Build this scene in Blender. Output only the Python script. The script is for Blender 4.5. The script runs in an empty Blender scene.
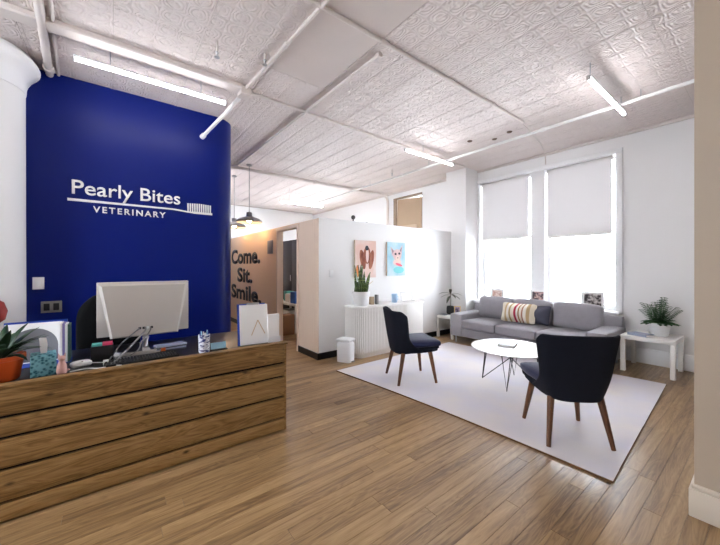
import bpy, bmesh, math, random
from mathutils import Vector, Matrix
random.seed(7)
PI = math.pi
scene = bpy.context.scene
C = scene.collection

# ------------------------------------------------------------------ camera, world, exposure
F_PX, HORIZON, EYE, YAW = 321.0, 267.0, 1.35, math.atan2(415.0, 321.0)
cd = bpy.data.cameras.new('camera'); cam = bpy.data.objects.new('camera', cd); C.objects.link(cam)
cam.location = (0, 0, EYE); cam.rotation_euler = (PI/2, 0, YAW)
cd.sensor_fit = 'HORIZONTAL'; cd.sensor_width = 36.0; cd.lens = F_PX/720*36
cd.shift_y = -(272.5-HORIZON)/720; cd.clip_start = 0.05; cd.clip_end = 200
scene.camera = cam
SKY = 13.0
TUBE = 26.0
world = bpy.data.worlds.new('world'); scene.world = world; world.use_nodes = True
wn = world.node_tree.nodes; bg = wn['Background']
bg.inputs[0].default_value = (0.86, 0.92, 1.0, 1); bg.inputs[1].default_value = SKY
vs = scene.view_settings
vs.view_transform = 'Standard'; vs.look = 'None'; vs.gamma = 1; vs.use_curve_mapping = False
vs.exposure = 0.85

# ------------------------------------------------------------------ materials
def lin(c):
    if isinstance(c, str):
        c = [int(c[i:i+2], 16)/255 for i in (0, 2, 4)]
    return tuple(x/12.92 if x <= 0.04045 else ((x+0.055)/1.055)**2.4 for x in c) + (1,)
def new_mat(name):
    m = bpy.data.materials.new(name); m.use_nodes = True
    nt = m.node_tree; return m, nt, nt.nodes['Principled BSDF']
def N(nt, kind, **kw):
    n = nt.nodes.new(kind)
    for k, v in kw.items():
        if k in n.inputs: n.inputs[k].default_value = v
        else: setattr(n, k, v)
    return n
def mat(name, col, rough=0.55, metal=0.0, var=0.06, vscale=6.0, bump=0.0, bscale=60.0, spec=0.5, sheen=0.0, stretch=None, coat=0.0):
    m, nt, b = new_mat(name); L = nt.links.new
    c = lin(col)
    tc = N(nt, 'ShaderNodeTexCoord'); src = tc.outputs['Object']
    if stretch:
        mp = N(nt, 'ShaderNodeMapping'); mp.inputs['Scale'].default_value = stretch
        L(src, mp.inputs[0]); src = mp.outputs[0]
    nz = N(nt, 'ShaderNodeTexNoise', Scale=vscale, Detail=3.0); L(src, nz.inputs['Vector'])
    mx = N(nt, 'ShaderNodeMix', data_type='RGBA'); L(nz.outputs['Fac'], mx.inputs[0])
    mx.inputs[6].default_value = tuple(max(0, x*(1-var)) for x in c[:3])+(1,)
    mx.inputs[7].default_value = tuple(min(1, x*(1+var)) for x in c[:3])+(1,)
    L(mx.outputs[2], b.inputs['Base Color'])
    b.inputs['Roughness'].default_value = rough; b.inputs['Metallic'].default_value = metal
    b.inputs['Specular IOR Level'].default_value = spec
    b.inputs['Sheen Weight'].default_value = sheen
    b.inputs['Coat Weight'].default_value = coat
    if bump:
        n2 = N(nt, 'ShaderNodeTexNoise', Scale=bscale, Detail=4.0); L(src, n2.inputs['Vector'])
        bp = N(nt, 'ShaderNodeBump', Strength=bump, Distance=0.01); L(n2.outputs['Fac'], bp.inputs['Height'])
        L(bp.outputs[0], b.inputs['Normal'])
    return m
def emit(name, col, s):
    m, nt, b = new_mat(name)
    b.inputs['Base Color'].default_value = (0.8, 0.8, 0.8, 1)
    b.inputs['Emission Color'].default_value = lin(col); b.inputs['Emission Strength'].default_value = s
    return m
def wood(name, ca, cb, rough, axis, per_island=False, gs=1.0, knots=0.0, rand=0.9, spec=0.5, bump=0.12, cc=None, ring=0.55, dist=0.9):
    """wood grain along the local axis; colour varies from piece to piece"""
    m, nt, b = new_mat(name); L = nt.links.new
    tc = N(nt, 'ShaderNodeTexCoord')
    if per_island:
        rnd = N(nt, 'ShaderNodeNewGeometry').outputs['Random Per Island']
    else:
        rnd = N(nt, 'ShaderNodeObjectInfo').outputs['Random']
    ofs = N(nt, 'ShaderNodeMath', operation='MULTIPLY'); L(rnd, ofs.inputs[0]); ofs.inputs[1].default_value = 37.0
    cmb = N(nt, 'ShaderNodeCombineXYZ'); 
    for i in range(3): L(ofs.outputs[0], cmb.inputs[i])
    add = N(nt, 'ShaderNodeVectorMath', operation='ADD'); L(tc.outputs['Object'], add.inputs[0]); L(cmb.outputs[0], add.inputs[1])
    mp = N(nt, 'ShaderNodeMapping'); sc_ = [22*gs, 22*gs, 22*gs]; sc_[axis] = 1.1*gs
    mp.inputs['Scale'].default_value = sc_; L(add.outputs[0], mp.inputs[0])
    g1 = N(nt, 'ShaderNodeTexNoise', Scale=1.6, Detail=5.0, Roughness=0.62, Distortion=dist); L(mp.outputs[0], g1.inputs['Vector'])
    mp2 = N(nt, 'ShaderNodeMapping'); s2 = [5*gs, 5*gs, 5*gs]; s2[axis] = 0.55*gs
    mp2.inputs['Scale'].default_value = s2; L(add.outputs[0], mp2.inputs[0])
    g2 = N(nt, 'ShaderNodeTexNoise', Scale=2.2, Detail=2.0, Distortion=1.5); L(mp2.outputs[0], g2.inputs['Vector'])
    rg = N(nt, 'ShaderNodeMath', operation='MULTIPLY'); L(g2.outputs['Fac'], rg.inputs[0]); rg.inputs[1].default_value = 9.0
    fr = N(nt, 'ShaderNodeMath', operation='PINGPONG'); L(rg.outputs[0], fr.inputs[0]); fr.inputs[1].default_value = 0.5
    a1 = N(nt, 'ShaderNodeMath', operation='MULTIPLY_ADD'); L(fr.outputs[0], a1.inputs[0]); a1.inputs[1].default_value = ring; L(g1.outputs['Fac'], a1.inputs[2])
    rr = N(nt, 'ShaderNodeMath', operation='MULTIPLY_ADD'); L(rnd, rr.inputs[0]); rr.inputs[1].default_value = rand; rr.inputs[2].default_value = -0.45*rand-0.12
    sm = N(nt, 'ShaderNodeMath', operation='ADD'); L(a1.outputs[0], sm.inputs[0]); L(rr.outputs[0], sm.inputs[1])
    rp = N(nt, 'ShaderNodeValToRGB'); L(sm.outputs[0], rp.inputs[0])
    rp.color_ramp.elements[0].position = 0.22; rp.color_ramp.elements[0].color = lin(ca)
    rp.color_ramp.elements[1].position = 0.85; rp.color_ramp.elements[1].color = lin(cb)
    if cc:
        e = rp.color_ramp.elements.new(0.5); e.color = lin(cc)
    out = rp.outputs[0]
    if knots:
        vo = N(nt, 'ShaderNodeTexVoronoi', Scale=4.2); mp3 = N(nt, 'ShaderNodeMapping'); s3 = [1.9, 1.9, 1.9]; s3[axis] = 1.0
        mp3.inputs['Scale'].default_value = s3; L(add.outputs[0], mp3.inputs[0]); L(mp3.outputs[0], vo.inputs['Vector'])
        kr = N(nt, 'ShaderNodeMapRange'); L(vo.outputs['Distance'], kr.inputs[0])
        kr.inputs[1].default_value = 0.03; kr.inputs[2].default_value = 0.12; kr.inputs[3].default_value = knots; kr.inputs[4].default_value = 0.0
        mk = N(nt, 'ShaderNodeMix', data_type='RGBA'); L(kr.outputs[0], mk.inputs[0]); L(out, mk.inputs[6]); mk.inputs[7].default_value = lin('1d1209')
        out = mk.outputs[2]
    L(out, b.inputs['Base Color'])
    b.inputs['Roughness'].default_value = rough; b.inputs['Specular IOR Level'].default_value = spec
    bp = N(nt, 'ShaderNodeBump', Strength=bump, Distance=0.004); L(g1.outputs['Fac'], bp.inputs['Height']); L(bp.outputs[0], b.inputs['Normal'])
    return m
def glass(name, tint=(1, 1, 1, 1)):
    m, nt, b = new_mat(name); nt.nodes.remove(b); L = nt.links.new
    o = nt.nodes['Material Output']; t = N(nt, 'ShaderNodeBsdfTransparent'); t.inputs[0].default_value = tint
    g = N(nt, 'ShaderNodeBsdfGlossy', Roughness=0.02); fz = N(nt, 'ShaderNodeFresnel', IOR=1.3)
    mx = N(nt, 'ShaderNodeMixShader'); L(fz.outputs[0], mx.inputs[0]); L(t.outputs[0], mx.inputs[1]); L(g.outputs[0], mx.inputs[2]); L(mx.outputs[0], o.inputs[0])
    return m
def fabric_translucent(name, col, fac):
    m, nt, b = new_mat(name); L = nt.links.new; o = nt.nodes['Material Output']
    b.inputs['Base Color'].default_value = lin(col); b.inputs['Roughness'].default_value = 0.9; b.inputs['Specular IOR Level'].default_value = 0.1
    wv = N(nt, 'ShaderNodeTexNoise', Scale=300.0); bp = N(nt, 'ShaderNodeBump', Strength=0.05); L(wv.outputs['Fac'], bp.inputs['Height']); L(bp.outputs[0], b.inputs['Normal'])
    t = N(nt, 'ShaderNodeBsdfTranslucent'); t.inputs[0].default_value = lin(col)
    mx = N(nt, 'ShaderNodeMixShader'); mx.inputs[0].default_value = fac; L(b.outputs[0], mx.inputs[1]); L(t.outputs[0], mx.inputs[2]); L(mx.outputs[0], o.inputs[0])
    return m
def tin(name, col, strength):
    """pressed tin: scrolled relief that repeats on every sheet"""
    m, nt, b = new_mat(name); L = nt.links.new
    b.inputs['Roughness'].default_value = 0.5
    tc = N(nt, 'ShaderNodeTexCoord')
    big = N(nt, 'ShaderNodeTexNoise', Scale=1.3, Detail=4.0)
    geo = N(nt, 'ShaderNodeNewGeometry'); L(geo.outputs['Position'], big.inputs['Vector'])
    mc = N(nt, 'ShaderNodeMix', data_type='RGBA'); L(big.outputs['Fac'], mc.inputs[0]); c = lin(col)
    mc.inputs[6].default_value = tuple(x*0.9 for x in c[:3])+(1,); mc.inputs[7].default_value = tuple(min(1, x*1.08) for x in c[:3])+(1,)
    L(mc.outputs[2], b.inputs['Base Color'])
    dn = N(nt, 'ShaderNodeTexNoise', Scale=9.0, Detail=1.0); L(tc.outputs['Object'], dn.inputs['Vector'])
    ad = N(nt, 'ShaderNodeMix', data_type='VECTOR'); ad.inputs[0].default_value = 0.05; L(tc.outputs['Object'], ad.inputs[4]); L(dn.outputs['Color'], ad.inputs[5])
    sp = N(nt, 'ShaderNodeSeparateXYZ'); L(ad.outputs[1], sp.inputs[0])
    def mth(op, a_, b_=None):
        n = N(nt, 'ShaderNodeMath', operation=op)
        for i, x in enumerate((a_, b_)):
            if x is None: continue
            if isinstance(x, (int, float)): n.inputs[i].default_value = x
            else: L(x, n.inputs[i])
        return n.outputs[0]
    def cell(k):
        return mth('ABSOLUTE', mth('MULTIPLY', mth('SINE', mth('MULTIPLY', sp.outputs[0], k)), mth('SINE', mth('MULTIPLY', sp.outputs[1], k))))
    rings = mth('PINGPONG', mth('MULTIPLY', cell(20.6), 2.6), 0.5)
    vo = N(nt, 'ShaderNodeTexVoronoi', Scale=30.0, feature='SMOOTH_F1'); L(ad.outputs[1], vo.inputs['Vector'])
    mu = N(nt, 'ShaderNodeMath', operation='ADD'); L(mth('ADD', mth('MULTIPLY', cell(41.2), 0.5), rings), mu.inputs[0]); L(mth('MULTIPLY', vo.outputs['Distance'], 0.7), mu.inputs[1])
    bp = N(nt, 'ShaderNodeBump', Strength=strength, Distance=0.02); L(mu.outputs[0], bp.inputs['Height']); L(bp.outputs[0], b.inputs['Normal'])
    return m
def two_tone(name, ca, cb, scale, lo, hi, rough=0.7, kind='noise', stretch=(1, 1, 1), bump=0.0):
    m, nt, b = new_mat(name); L = nt.links.new
    tc = N(nt, 'ShaderNodeTexCoord'); mp = N(nt, 'ShaderNodeMapping'); mp.inputs['Scale'].default_value = stretch; L(tc.outputs['Object'], mp.inputs[0])
    if kind == 'noise':
        n = N(nt, 'ShaderNodeTexNoise', Scale=scale, Detail=4.0); s = n.outputs['Fac']
    else:
        n = N(nt, 'ShaderNodeTexVoronoi', Scale=scale); s = n.outputs['Distance']
    L(mp.outputs[0], n.inputs['Vector'])
    r = N(nt, 'ShaderNodeValToRGB'); L(s, r.inputs[0]); e = r.color_ramp.elements
    e[0].position = lo; e[0].color = lin(ca); e[1].position = hi; e[1].color = lin(cb)
    L(r.outputs[0], b.inputs['Base Color']); b.inputs['Roughness'].default_value = rough
    if bump:
        f = N(nt, 'ShaderNodeTexNoise', Scale=220.0, Detail=3.0); L(tc.outputs['Object'], f.inputs['Vector'])
        bp = N(nt, 'ShaderNodeBump', Strength=bump, Distance=0.006); L(f.outputs['Fac'], bp.inputs['Height']); L(bp.outputs[0], b.inputs['Normal'])
    return m

M = dict(
    wall=mat('white_wall_paint', 'ecebea', 0.6, var=0.015, vscale=2, bump=0.04, bscale=40),
    beige=mat('beige_wall_end', 'b5a592', 0.6, var=0.02, vscale=2, bump=0.04, bscale=40),  # one even beige for the whole wall end
    beige_trim=mat('cream_trim_paint', 'd6c9b8', 0.5, var=0.02),
    tan=mat('warm_lit_tan_wall', 'eccda9', 0.55, var=0.03, vscale=2, bump=0.03, bscale=40),  # warm corridor light is put into this tan
    tan_board=mat('pale_grooved_board', 'e6cfba', 0.5, var=0.04, vscale=3, stretch=(20, 20, 1)),
    blue=mat('blue_wall_paint', '021664', 0.38, var=0.03, vscale=2, bump=0.02, bscale=30, spec=0.18),
    trim=mat('white_trim_paint', 'f0f0f0', 0.4, var=0.01),
    black_base=mat('black_baseboard', '111215', 0.4, var=0.05),
    tin=tin('pressed_tin', 'dfd3ce', 0.55),
    tin_flat=mat('flat_tin_sheet', 'd3c7c1', 0.5, var=0.04, vscale=3, bump=0.08, bscale=14),
    ceil_base=mat('ceiling_backing', 'c2b6ae', 0.7),
    pipe=mat('painted_pipe', 'd9cfc9', 0.45, var=0.04),
    pipe_white=mat('white_pipe', 'eceae8', 0.4, var=0.02),
    plank=wood('oak_floor_plank', '6f5336', 'bb9c72', 0.30, 1, cc='9d7e57', rand=0.25, ring=0.3, dist=0.35, bump=0.08, gs=1.0),
    plank_stuff=wood('oak_floor_plank_far', '6f5336', 'bb9c72', 0.30, 1, per_island=True, cc='9d7e57', rand=0.25, ring=0.3, dist=0.35, bump=0.08),
    floor_gap=mat('floor_gap', '6a5238', 0.7),
    desk_wood=wood('reclaimed_wood', '674a29', 'b18d5b', 0.6, 1, gs=1.1, knots=0.85, rand=0.3, cc='937143', spec=0.3, bump=0.3),
    dark_gap=mat('dark_backing', '14100c', 0.8),
    desk_black=mat('black_desktop', '0f1014', 0.35, var=0.1),
    chair_dark=mat('navy_fabric_shaded', '141722', 0.85, var=0.15, vscale=30, bump=0.12, bscale=500, spec=0.2),  # darker copy of the seat fabric, shade put into the colour
    chair_navy=mat('navy_fabric_lit', '232a4c', 0.85, var=0.12, vscale=30, bump=0.12, bscale=500, spec=0.2, sheen=0.3),  # same upholstery, lightened where the seat top catches light
    walnut=wood('walnut_leg', '432412', '774824', 0.4, 2, gs=2.0, rand=0.2),
    sofa=mat('grey_sofa_fabric', '9b989d', 0.9, var=0.08, vscale=14, bump=0.2, bscale=420, spec=0.15, sheen=0.15),
    sofa_dark=mat('sofa_underside', '4b4848', 0.9),
    metal_dark=mat('black_wire', '15161a', 0.4, metal=0.3),
    chrome=mat('brushed_metal', 'b8b8bb', 0.3, metal=0.9),
    table_white=mat('white_lacquer', 'f1efec', 0.28, var=0.01),
    laminate=mat('white_laminate', 'ece9e4', 0.4, var=0.01),
    rug=two_tone('pale_rug', 'dcd9e2', 'e6dfdb', 2.2, 0.35, 0.75, 0.95, bump=0.35),
    rug_edge=mat('brown_rug_binding', '6d4a2c', 0.8, var=0.2, vscale=20),
    plastic_white=mat('white_plastic', 'ececec', 0.4, var=0.01),
    office_black=mat('black_office_fabric', '07080a', 0.8, var=0.1, spec=0.15),
    plastic_black=mat('black_plastic', '101114', 0.45, var=0.1),
    silver=mat('silver_plastic', 'cfcac4', 0.38, metal=0.25, var=0.02),
    silver_panel=mat('silver_back_panel', 'cbc5be', 0.42, metal=0.3, var=0.02),
    cable=mat('grey_cable', '8d8a88', 0.5),
    paper=mat('white_paper', 'f2f1ef', 0.7, var=0.01),
    paper_grey=mat('grey_print', '6d6e73', 0.7, var=0.15),
    blue_file=mat('blue_file', '123a9c', 0.5),
    purple=mat('violet_spine', '8478ae', 0.6), green_spine=mat('green_spine', '33554a', 0.6),
    teal=two_tone('teal_print', '0f5f74', '7fc0cc', 60, 0.2, 0.6, 0.6, 'vor'),
    pink=mat('pink_ceramic', 'd9a69a', 0.35, var=0.08, vscale=30),
    orange=mat('orange_pot', 'd9581c', 0.5, var=0.08),
    soil=mat('soil', '2a1d14', 0.95, var=0.3, vscale=40, bump=0.6, bscale=80),
    leaf_dark=mat('dark_green_leaf', '1c3a1e', 0.45, var=0.35, vscale=9),
    leaf=mat('green_leaf', '2f5a2c', 0.5, var=0.35, vscale=12),
    snake=two_tone('striped_leaf', '2c4a24', '8b9f5c', 9, 0.4, 0.66, 0.45, stretch=(1, 1, 5)),
    stem=mat('brown_stem', '5a4a34', 0.7),
    olive_leaf=mat('olive_leaf', '4a4a3c', 0.5, var=0.3),
    red=mat('dark_red_petal', '8c1b12', 0.5, var=0.2),
    ceramic=mat('white_ceramic', 'efefee', 0.3, var=0.01),
    can_print=two_tone('blue_white_print', '1d2f7c', 'e6e8f2', 30, 0.42, 0.5, 0.4, stretch=(1, 1, 2.6)),
    light_blue=mat('light_blue_card', '9fd0e6', 0.6),
    gold=mat('gold_print', 'cdb08a', 0.5),
    pinkbright=mat('pink_sticky_notes', 'd63a6a', 0.6), tealbright=mat('teal_sticky_notes', '5db9b5', 0.6),
    book_grey=mat('grey_blue_cover', '9aa3b8', 0.5, var=0.1),
    book_dark=mat('dark_cover', '4b4d57', 0.5, var=0.1),
    pillow_stripe=None, pillow_dark=mat('charcoal_cushion', '4c4d5c', 0.9, var=0.1, bump=0.2, bscale=300),
    cardboard=mat('brown_cardboard', 'b79f84', 0.8, var=0.06, vscale=3),
    recess=mat('brown_shade_and_fixing', '6d5a49', 0.8),  # dark brown for painted reveal shade, also the small ceiling fixings
    pend=mat('grey_enamel', '8d8a88', 0.45, var=0.03), pend_in=mat('white_enamel', 'f0efec', 0.4),
    bulb=emit('warm_bulb', 'ffd2a0', 90.0),
    tube=emit('white_tube', 'fbfaff', TUBE),
    letter_white=mat('white_lettering', 'eceae6', 0.45, var=0.01), letter_black=mat('black_lettering', '121212', 0.5),
    dark_cab=mat('charcoal_cabinet', '2b2a30', 0.5, var=0.08), 
    pane=glass('window_glass'),
    blind=fabric_translucent('grey_blind_fabric', 'd0cccb', 0.035),
    canvas_pink=two_tone('pink_canvas', 'dfbdb1', 'eadfda', 3, 0.35, 0.65, 0.8),
    canvas_blue=two_tone('blue_canvas', '9ccbdb', 'd0e4ea', 4, 0.35, 0.65, 0.8),
    canvas_edge=mat('canvas_edge', 'c9b49c', 0.8),
    fur=two_tone('auburn_paint', '6d2f22', 'c07a5e', 12, 0.35, 0.7, 0.8, stretch=(1, 1, 0.4)), fur_light=mat('pale_fur_paint', 'e6cbc0', 0.8, var=0.1, vscale=20),
    nose=mat('dark_nose_paint', '2c2430', 0.6), flame=mat('orange_paint', 'e28a4a', 0.8), catpink=mat('cat_pink_paint', 'd9b9b8', 0.8, var=0.15, vscale=25), cat_dark=mat('cat_grey_paint', '8a7a86', 0.8, var=0.1), collar=mat('coral_paint', 'ef6f86', 0.8), teal_paint=mat('teal_paint', '7fd3d6', 0.8, var=0.2),
    photo_a=two_tone('warm_photo', 'b98f80', 'eadad0', 30, 0.4, 0.6, 0.4), photo_b=two_tone('dark_photo', '3a2730', 'c9a39a', 26, 0.42, 0.6, 0.4), photo_c=two_tone('portrait_photo', '2c2426', 'd8d0cc', 22, 0.4, 0.62, 0.4),
    yellow=mat('yellow_frame', 'd9b36a', 0.5), photo_d=two_tone('violet_photo', '3d3350', 'a08cae', 24, 0.4, 0.6, 0.4),
    orange_sticker=mat('orange_sticker', 'd9682a', 0.5), blue_box=mat('blue_carton', '2c62b8', 0.6), brown_box=mat('brown_carton', '8a6242', 0.7), blue_cup=mat('blue_cup', 'a9cbea', 0.3), grey_plate=mat('grey_plate', '8c8983', 0.4, metal=0.4),
)
def striped():
    m, nt, b = new_mat('striped_pillow'); L = nt.links.new
    tc = N(nt, 'ShaderNodeTexCoord'); sp = N(nt, 'ShaderNodeSeparateXYZ'); L(tc.outputs['Object'], sp.inputs[0])
    mr = N(nt, 'ShaderNodeMapRange'); L(sp.outputs[0], mr.inputs[0]); mr.inputs[1].default_value = -0.25; mr.inputs[2].default_value = 0.25
    r = N(nt, 'ShaderNodeValToRGB'); r.color_ramp.interpolation = 'CONSTANT'; L(mr.outputs[0], r.inputs[0])
    cols = [(0, 'e9dfcb'), (.12, 'cdb083'), (.2, 'efe8da'), (.3, 'b99c6c'), (.36, 'e9dfcb'), (.47, 'b32a45'), (.54, 'efe8da'), (.6, 'a87a4c'), (.64, 'e9dfcb'), (.7, 'b07a62'), (.74, 'efe8da'), (.82, 'cdb083'), (.9, 'e9dfcb')]
    e = r.color_ramp.elements; e[0].color = lin(cols[0][1]); e[1].position = cols[1][0]; e[1].color = lin(cols[1][1])
    for p, c in cols[2:]:
        x = e.new(p); x.color = lin(c)
    L(r.outputs[0], b.inputs['Base Color']); b.inputs['Roughness'].default_value = 0.9
    n = N(nt, 'ShaderNodeTexNoise', Scale=250.0); bp = N(nt, 'ShaderNodeBump', Strength=0.3, Distance=0.005); L(tc.outputs['Object'], n.inputs['Vector']); L(n.outputs['Fac'], bp.inputs['Height']); L(bp.outputs[0], b.inputs['Normal'])
    return m
M['pillow_stripe'] = striped()

# ------------------------------------------------------------------ mesh helpers
def new(): return bmesh.new()
def box(bm, x0, x1, y0, y1, z0, z1, bev=0.0, seg=2, mtx=None):
    r = bmesh.ops.create_cube(bm, size=1.0); v = r['verts']
    for p in v:
        p.co = Vector(((x0+x1)/2+p.co.x*(x1-x0), (y0+y1)/2+p.co.y*(y1-y0), (z0+z1)/2+p.co.z*(z1-z0)))
    if bev:
        ed = list({e for p in v for e in p.link_edges})
        g = bmesh.ops.bevel(bm, geom=ed, offset=bev, segments=seg, affect='EDGES', profile=0.5)
        v = list({p for f in g['faces'] for p in f.verts} | {p for p in v if p.is_valid})
    if mtx is not None: bmesh.ops.transform(bm, matrix=mtx, verts=v)
    return v
def cyl(bm, a, b, r0, r1=None, n=14, caps=True):
    a, b = Vector(a), Vector(b); r1 = r0 if r1 is None else r1
    d = b-a; L = d.length; q = d.to_track_quat('Z', 'Y').to_matrix().to_4x4()
    bmesh.ops.create_cone(bm, cap_ends=caps, cap_tris=False, segments=n, radius1=r0, radius2=r1, depth=L, matrix=Matrix.Translation((a+b)/2) @ q)
def tube(bm, pts, r, n=8, taper=None):
    pts = [Vector(p) for p in pts]; rings = []
    up = Vector((0, 0, 1))
    for i, p in enumerate(pts):
        t = (pts[min(i+1, len(pts)-1)]-pts[max(i-1, 0)]).normalized()
        s = t.cross(up); s = Vector((1, 0, 0)) if s.length < 1e-3 else s.normalized()
        u = s.cross(t).normalized(); rr = r*(taper[i] if taper else 1)
        rings.append([bm.verts.new(p+(s*math.cos(k*2*PI/n)+u*math.sin(k*2*PI/n))*rr) for k in range(n)])
    for i in range(len(rings)-1):
        for k in range(n):
            bm.faces.new((rings[i][k], rings[i][(k+1) % n], rings[i+1][(k+1) % n], rings[i+1][k]))
    bm.faces.new(rings[0][::-1]); bm.faces.new(rings[-1])
def lathe(bm, prof, n=24, c=(0, 0, 0), close=False, a0=0.0, a1=2*PI):
    full = abs(a1-a0-2*PI) < 1e-6; m = n if full else n+1; rings = []
    for r, z in prof:
        if r < 1e-6: rings.append([bm.verts.new((c[0], c[1], c[2]+z))])
        else: rings.append([bm.verts.new((c[0]+r*math.cos(a0+(a1-a0)*k/n), c[1]+r*math.sin(a0+(a1-a0)*k/n), c[2]+z)) for k in range(m)])
    for A, B in zip(rings, rings[1:]):
        for k in range(n):
            k2 = (k+1) % m
            if len(A) == 1 and len(B) == 1: continue
            if len(A) == 1: bm.faces.new((A[0], B[k2], B[k]))
            elif len(B) == 1: bm.faces.new((A[k], A[k2], B[0]))
            else: bm.faces.new((A[k], A[k2], B[k2], B[k]))
def prism(bm, poly, h, mtx=None):
    """polygon in local xy, extruded from z=0 to z=h"""
    a = [bm.verts.new((x, y, 0)) for x, y in poly]; b = [bm.verts.new((x, y, h)) for x, y in poly]
    bm.faces.new(a[::-1]); bm.faces.new(b); n = len(a)
    for i in range(n): bm.faces.new((a[i], a[(i+1) % n], b[(i+1) % n], b[i]))
    if mtx is not None: bmesh.ops.transform(bm, matrix=mtx, verts=a+b)
def cushion(bm, w, d, h, rad, bulge=(0, 0, 0), n=8, mtx=None):
    """soft block centred on the origin in x and y, from z=0 to z=h"""
    nb0 = len(bm.verts); r = bmesh.ops.create_cube(bm, size=2.0); v = r['verts']
    bmesh.ops.subdivide_edges(bm, edges=list({e for p in v for e in p.link_edges}), cuts=n, use_grid_fill=True)
    v = bm.verts[:] if nb0 == 0 else [p for p in bm.verts][nb0:]
    half = Vector((w/2, d/2, h/2))
    for p in v:
        u = p.co.copy()
        q = Vector((u.x*half.x, u.y*half.y, u.z*half.z))
        inner = Vector([max(-half[i]+rad, min(half[i]-rad, q[i])) for i in range(3)])
        df = q-inner
        if df.length > 1e-9:
            mxc = max(abs(df[i]) for i in range(3)); q = inner+df.normalized()*mxc if mxc else q
        for i in range(3):
            j, k = (i+1) % 3, (i+2) % 3
            q[i] += bulge[i]*u[i]*(1-u[j]**2)*(1-u[k]**2) if bulge[i] else 0
        q.z += half.z
        p.co = q
    if mtx is not None: bmesh.ops.transform(bm, matrix=mtx, verts=v)
def obj(name, bm, m, parent=None, smooth=False, loc=None, mods=None):
    me = bpy.data.meshes.new(name)
    if bm is not None:
        bmesh.ops.recalc_face_normals(bm, faces=bm.faces); bm.to_mesh(me); bm.free()
    if smooth:
        for p in me.polygons: p.use_smooth = True
        try: me.set_sharp_from_angle(angle=math.radians(40 if smooth is True else smooth))
        except Exception: pass
    me.materials.append(M[m] if isinstance(m, str) else m)
    o = bpy.data.objects.new(name, me); C.objects.link(o)
    if parent is not None: o.parent = parent
    if loc: o.location = loc
    return o
def share(name, me, parent=None, loc=(0, 0, 0), rot=None):
    o = bpy.data.objects.new(name, me); C.objects.link(o); o.parent = parent; o.location = loc
    if rot: o.rotation_euler = rot
    return o
def tag(o, label, cat, group=None):
    o['label'] = label; o['category'] = cat
    if group: o['group'] = group
    return o
def thing(name, label, cat, loc=(0, 0, 0), rz=0.0, group=None):
    o = bpy.data.objects.new(name, None); C.objects.link(o); o.location = loc; o.rotation_euler = (0, 0, rz); o.empty_display_size = 0.05
    return tag(o, label, cat, group)
def struct(o, label=None):
    o['kind'] = 'structure'
    if label: o['label'] = label
    return o
def struct_empty(name, label=None, loc=(0, 0, 0)):
    o = bpy.data.objects.new(name, None); C.objects.link(o); o.location = loc; return struct(o, label)
def boxo(name, m, parent, *a, **k):
    bm = new(); box(bm, *a, **k); return obj(name, bm, m, parent, smooth=k.get('bev', 0) > 0)
def copy_tree(o, parent=None):
    c = o.copy(); C.objects.link(c); c.parent = parent
    for ch in list(o.children): copy_tree(ch, c)
    return c
def local_frame(origin, xa, ya):
    """matrix whose local x, y, z are xa, ya and their cross product"""
    xa, ya = Vector(xa).normalized(), Vector(ya).normalized(); za = xa.cross(ya)
    m = Matrix((xa, ya, za)).transposed().to_4x4(); m.translation = Vector(origin); return m

CEIL = 3.31
XL, XR, YB, YW = -10.5, 1.6, -3.2, 5.92
BLX = -4.45            # face of the blue wall
PX, PY, PH = -4.06, 2.37, 2.06   # corner and height of the low partition

# ------------------------------------------------------------------ floor
fl = boxo('floor', 'floor_gap', None, XL, XR, YB, YW+0.3, -0.1, -0.004)
struct(fl, 'warm brown narrow oak strip floor')
PW = 0.083
plank_mesh = {}
def plank_me(L):
    if L not in plank_mesh:
        bm = new(); v = box(bm, -PW/2+0.0006, PW/2-0.0006, 0, L-0.0012, -0.02, 0.0)
        top = [e for e in bm.edges if all(p.co.z > -0.001 for p in e.verts)]
        bmesh.ops.bevel(bm, geom=top, offset=0.0005, segments=1, affect='EDGES')
        me = bpy.data.meshes.new('plank'); bmesh.ops.recalc_face_normals(bm, faces=bm.faces); bm.to_mesh(me); bm.free(); me.materials.append(M['plank']); plank_mesh[L] = me
    return plank_mesh[L]
n_pl = 0; far_bm = new()
rows = int((XR-XL)/PW)
for i in range(rows):
    x = XL+PW*(i+0.5); y = YB-random.random()*1.4
    while y < YW-0.02:
        L = random.choice([1.2, 1.5, 1.8, 2.1]); y0 = max(y, YB); y1 = min(y+L, YW)
        if y1-y0 > 0.02:
            near = (-4.2 < x < -0.05 and y1 > -0.3 and y0 < 5.2) and not (x < -2.6 and y1 < 0.7)
            if near and n_pl < 300 and y0 == y and y1 == y+L:
                share('plank', plank_me(L), fl, (x, y0, 0)); n_pl += 1
            else:
                box(far_bm, x-PW/2+0.0006, x+PW/2-0.0006, y0, y1-0.0012, -0.02, 0.0)
        y += L
o = obj('floor_plank', far_bm, 'plank_stuff', fl); o['kind'] = 'stuff'

# ------------------------------------------------------------------ walls
def wallbox(name, m, label, *a, parent=None):
    o = boxo(name, m, parent, *a)
    if parent is None: struct(o, label)
    return o
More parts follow.
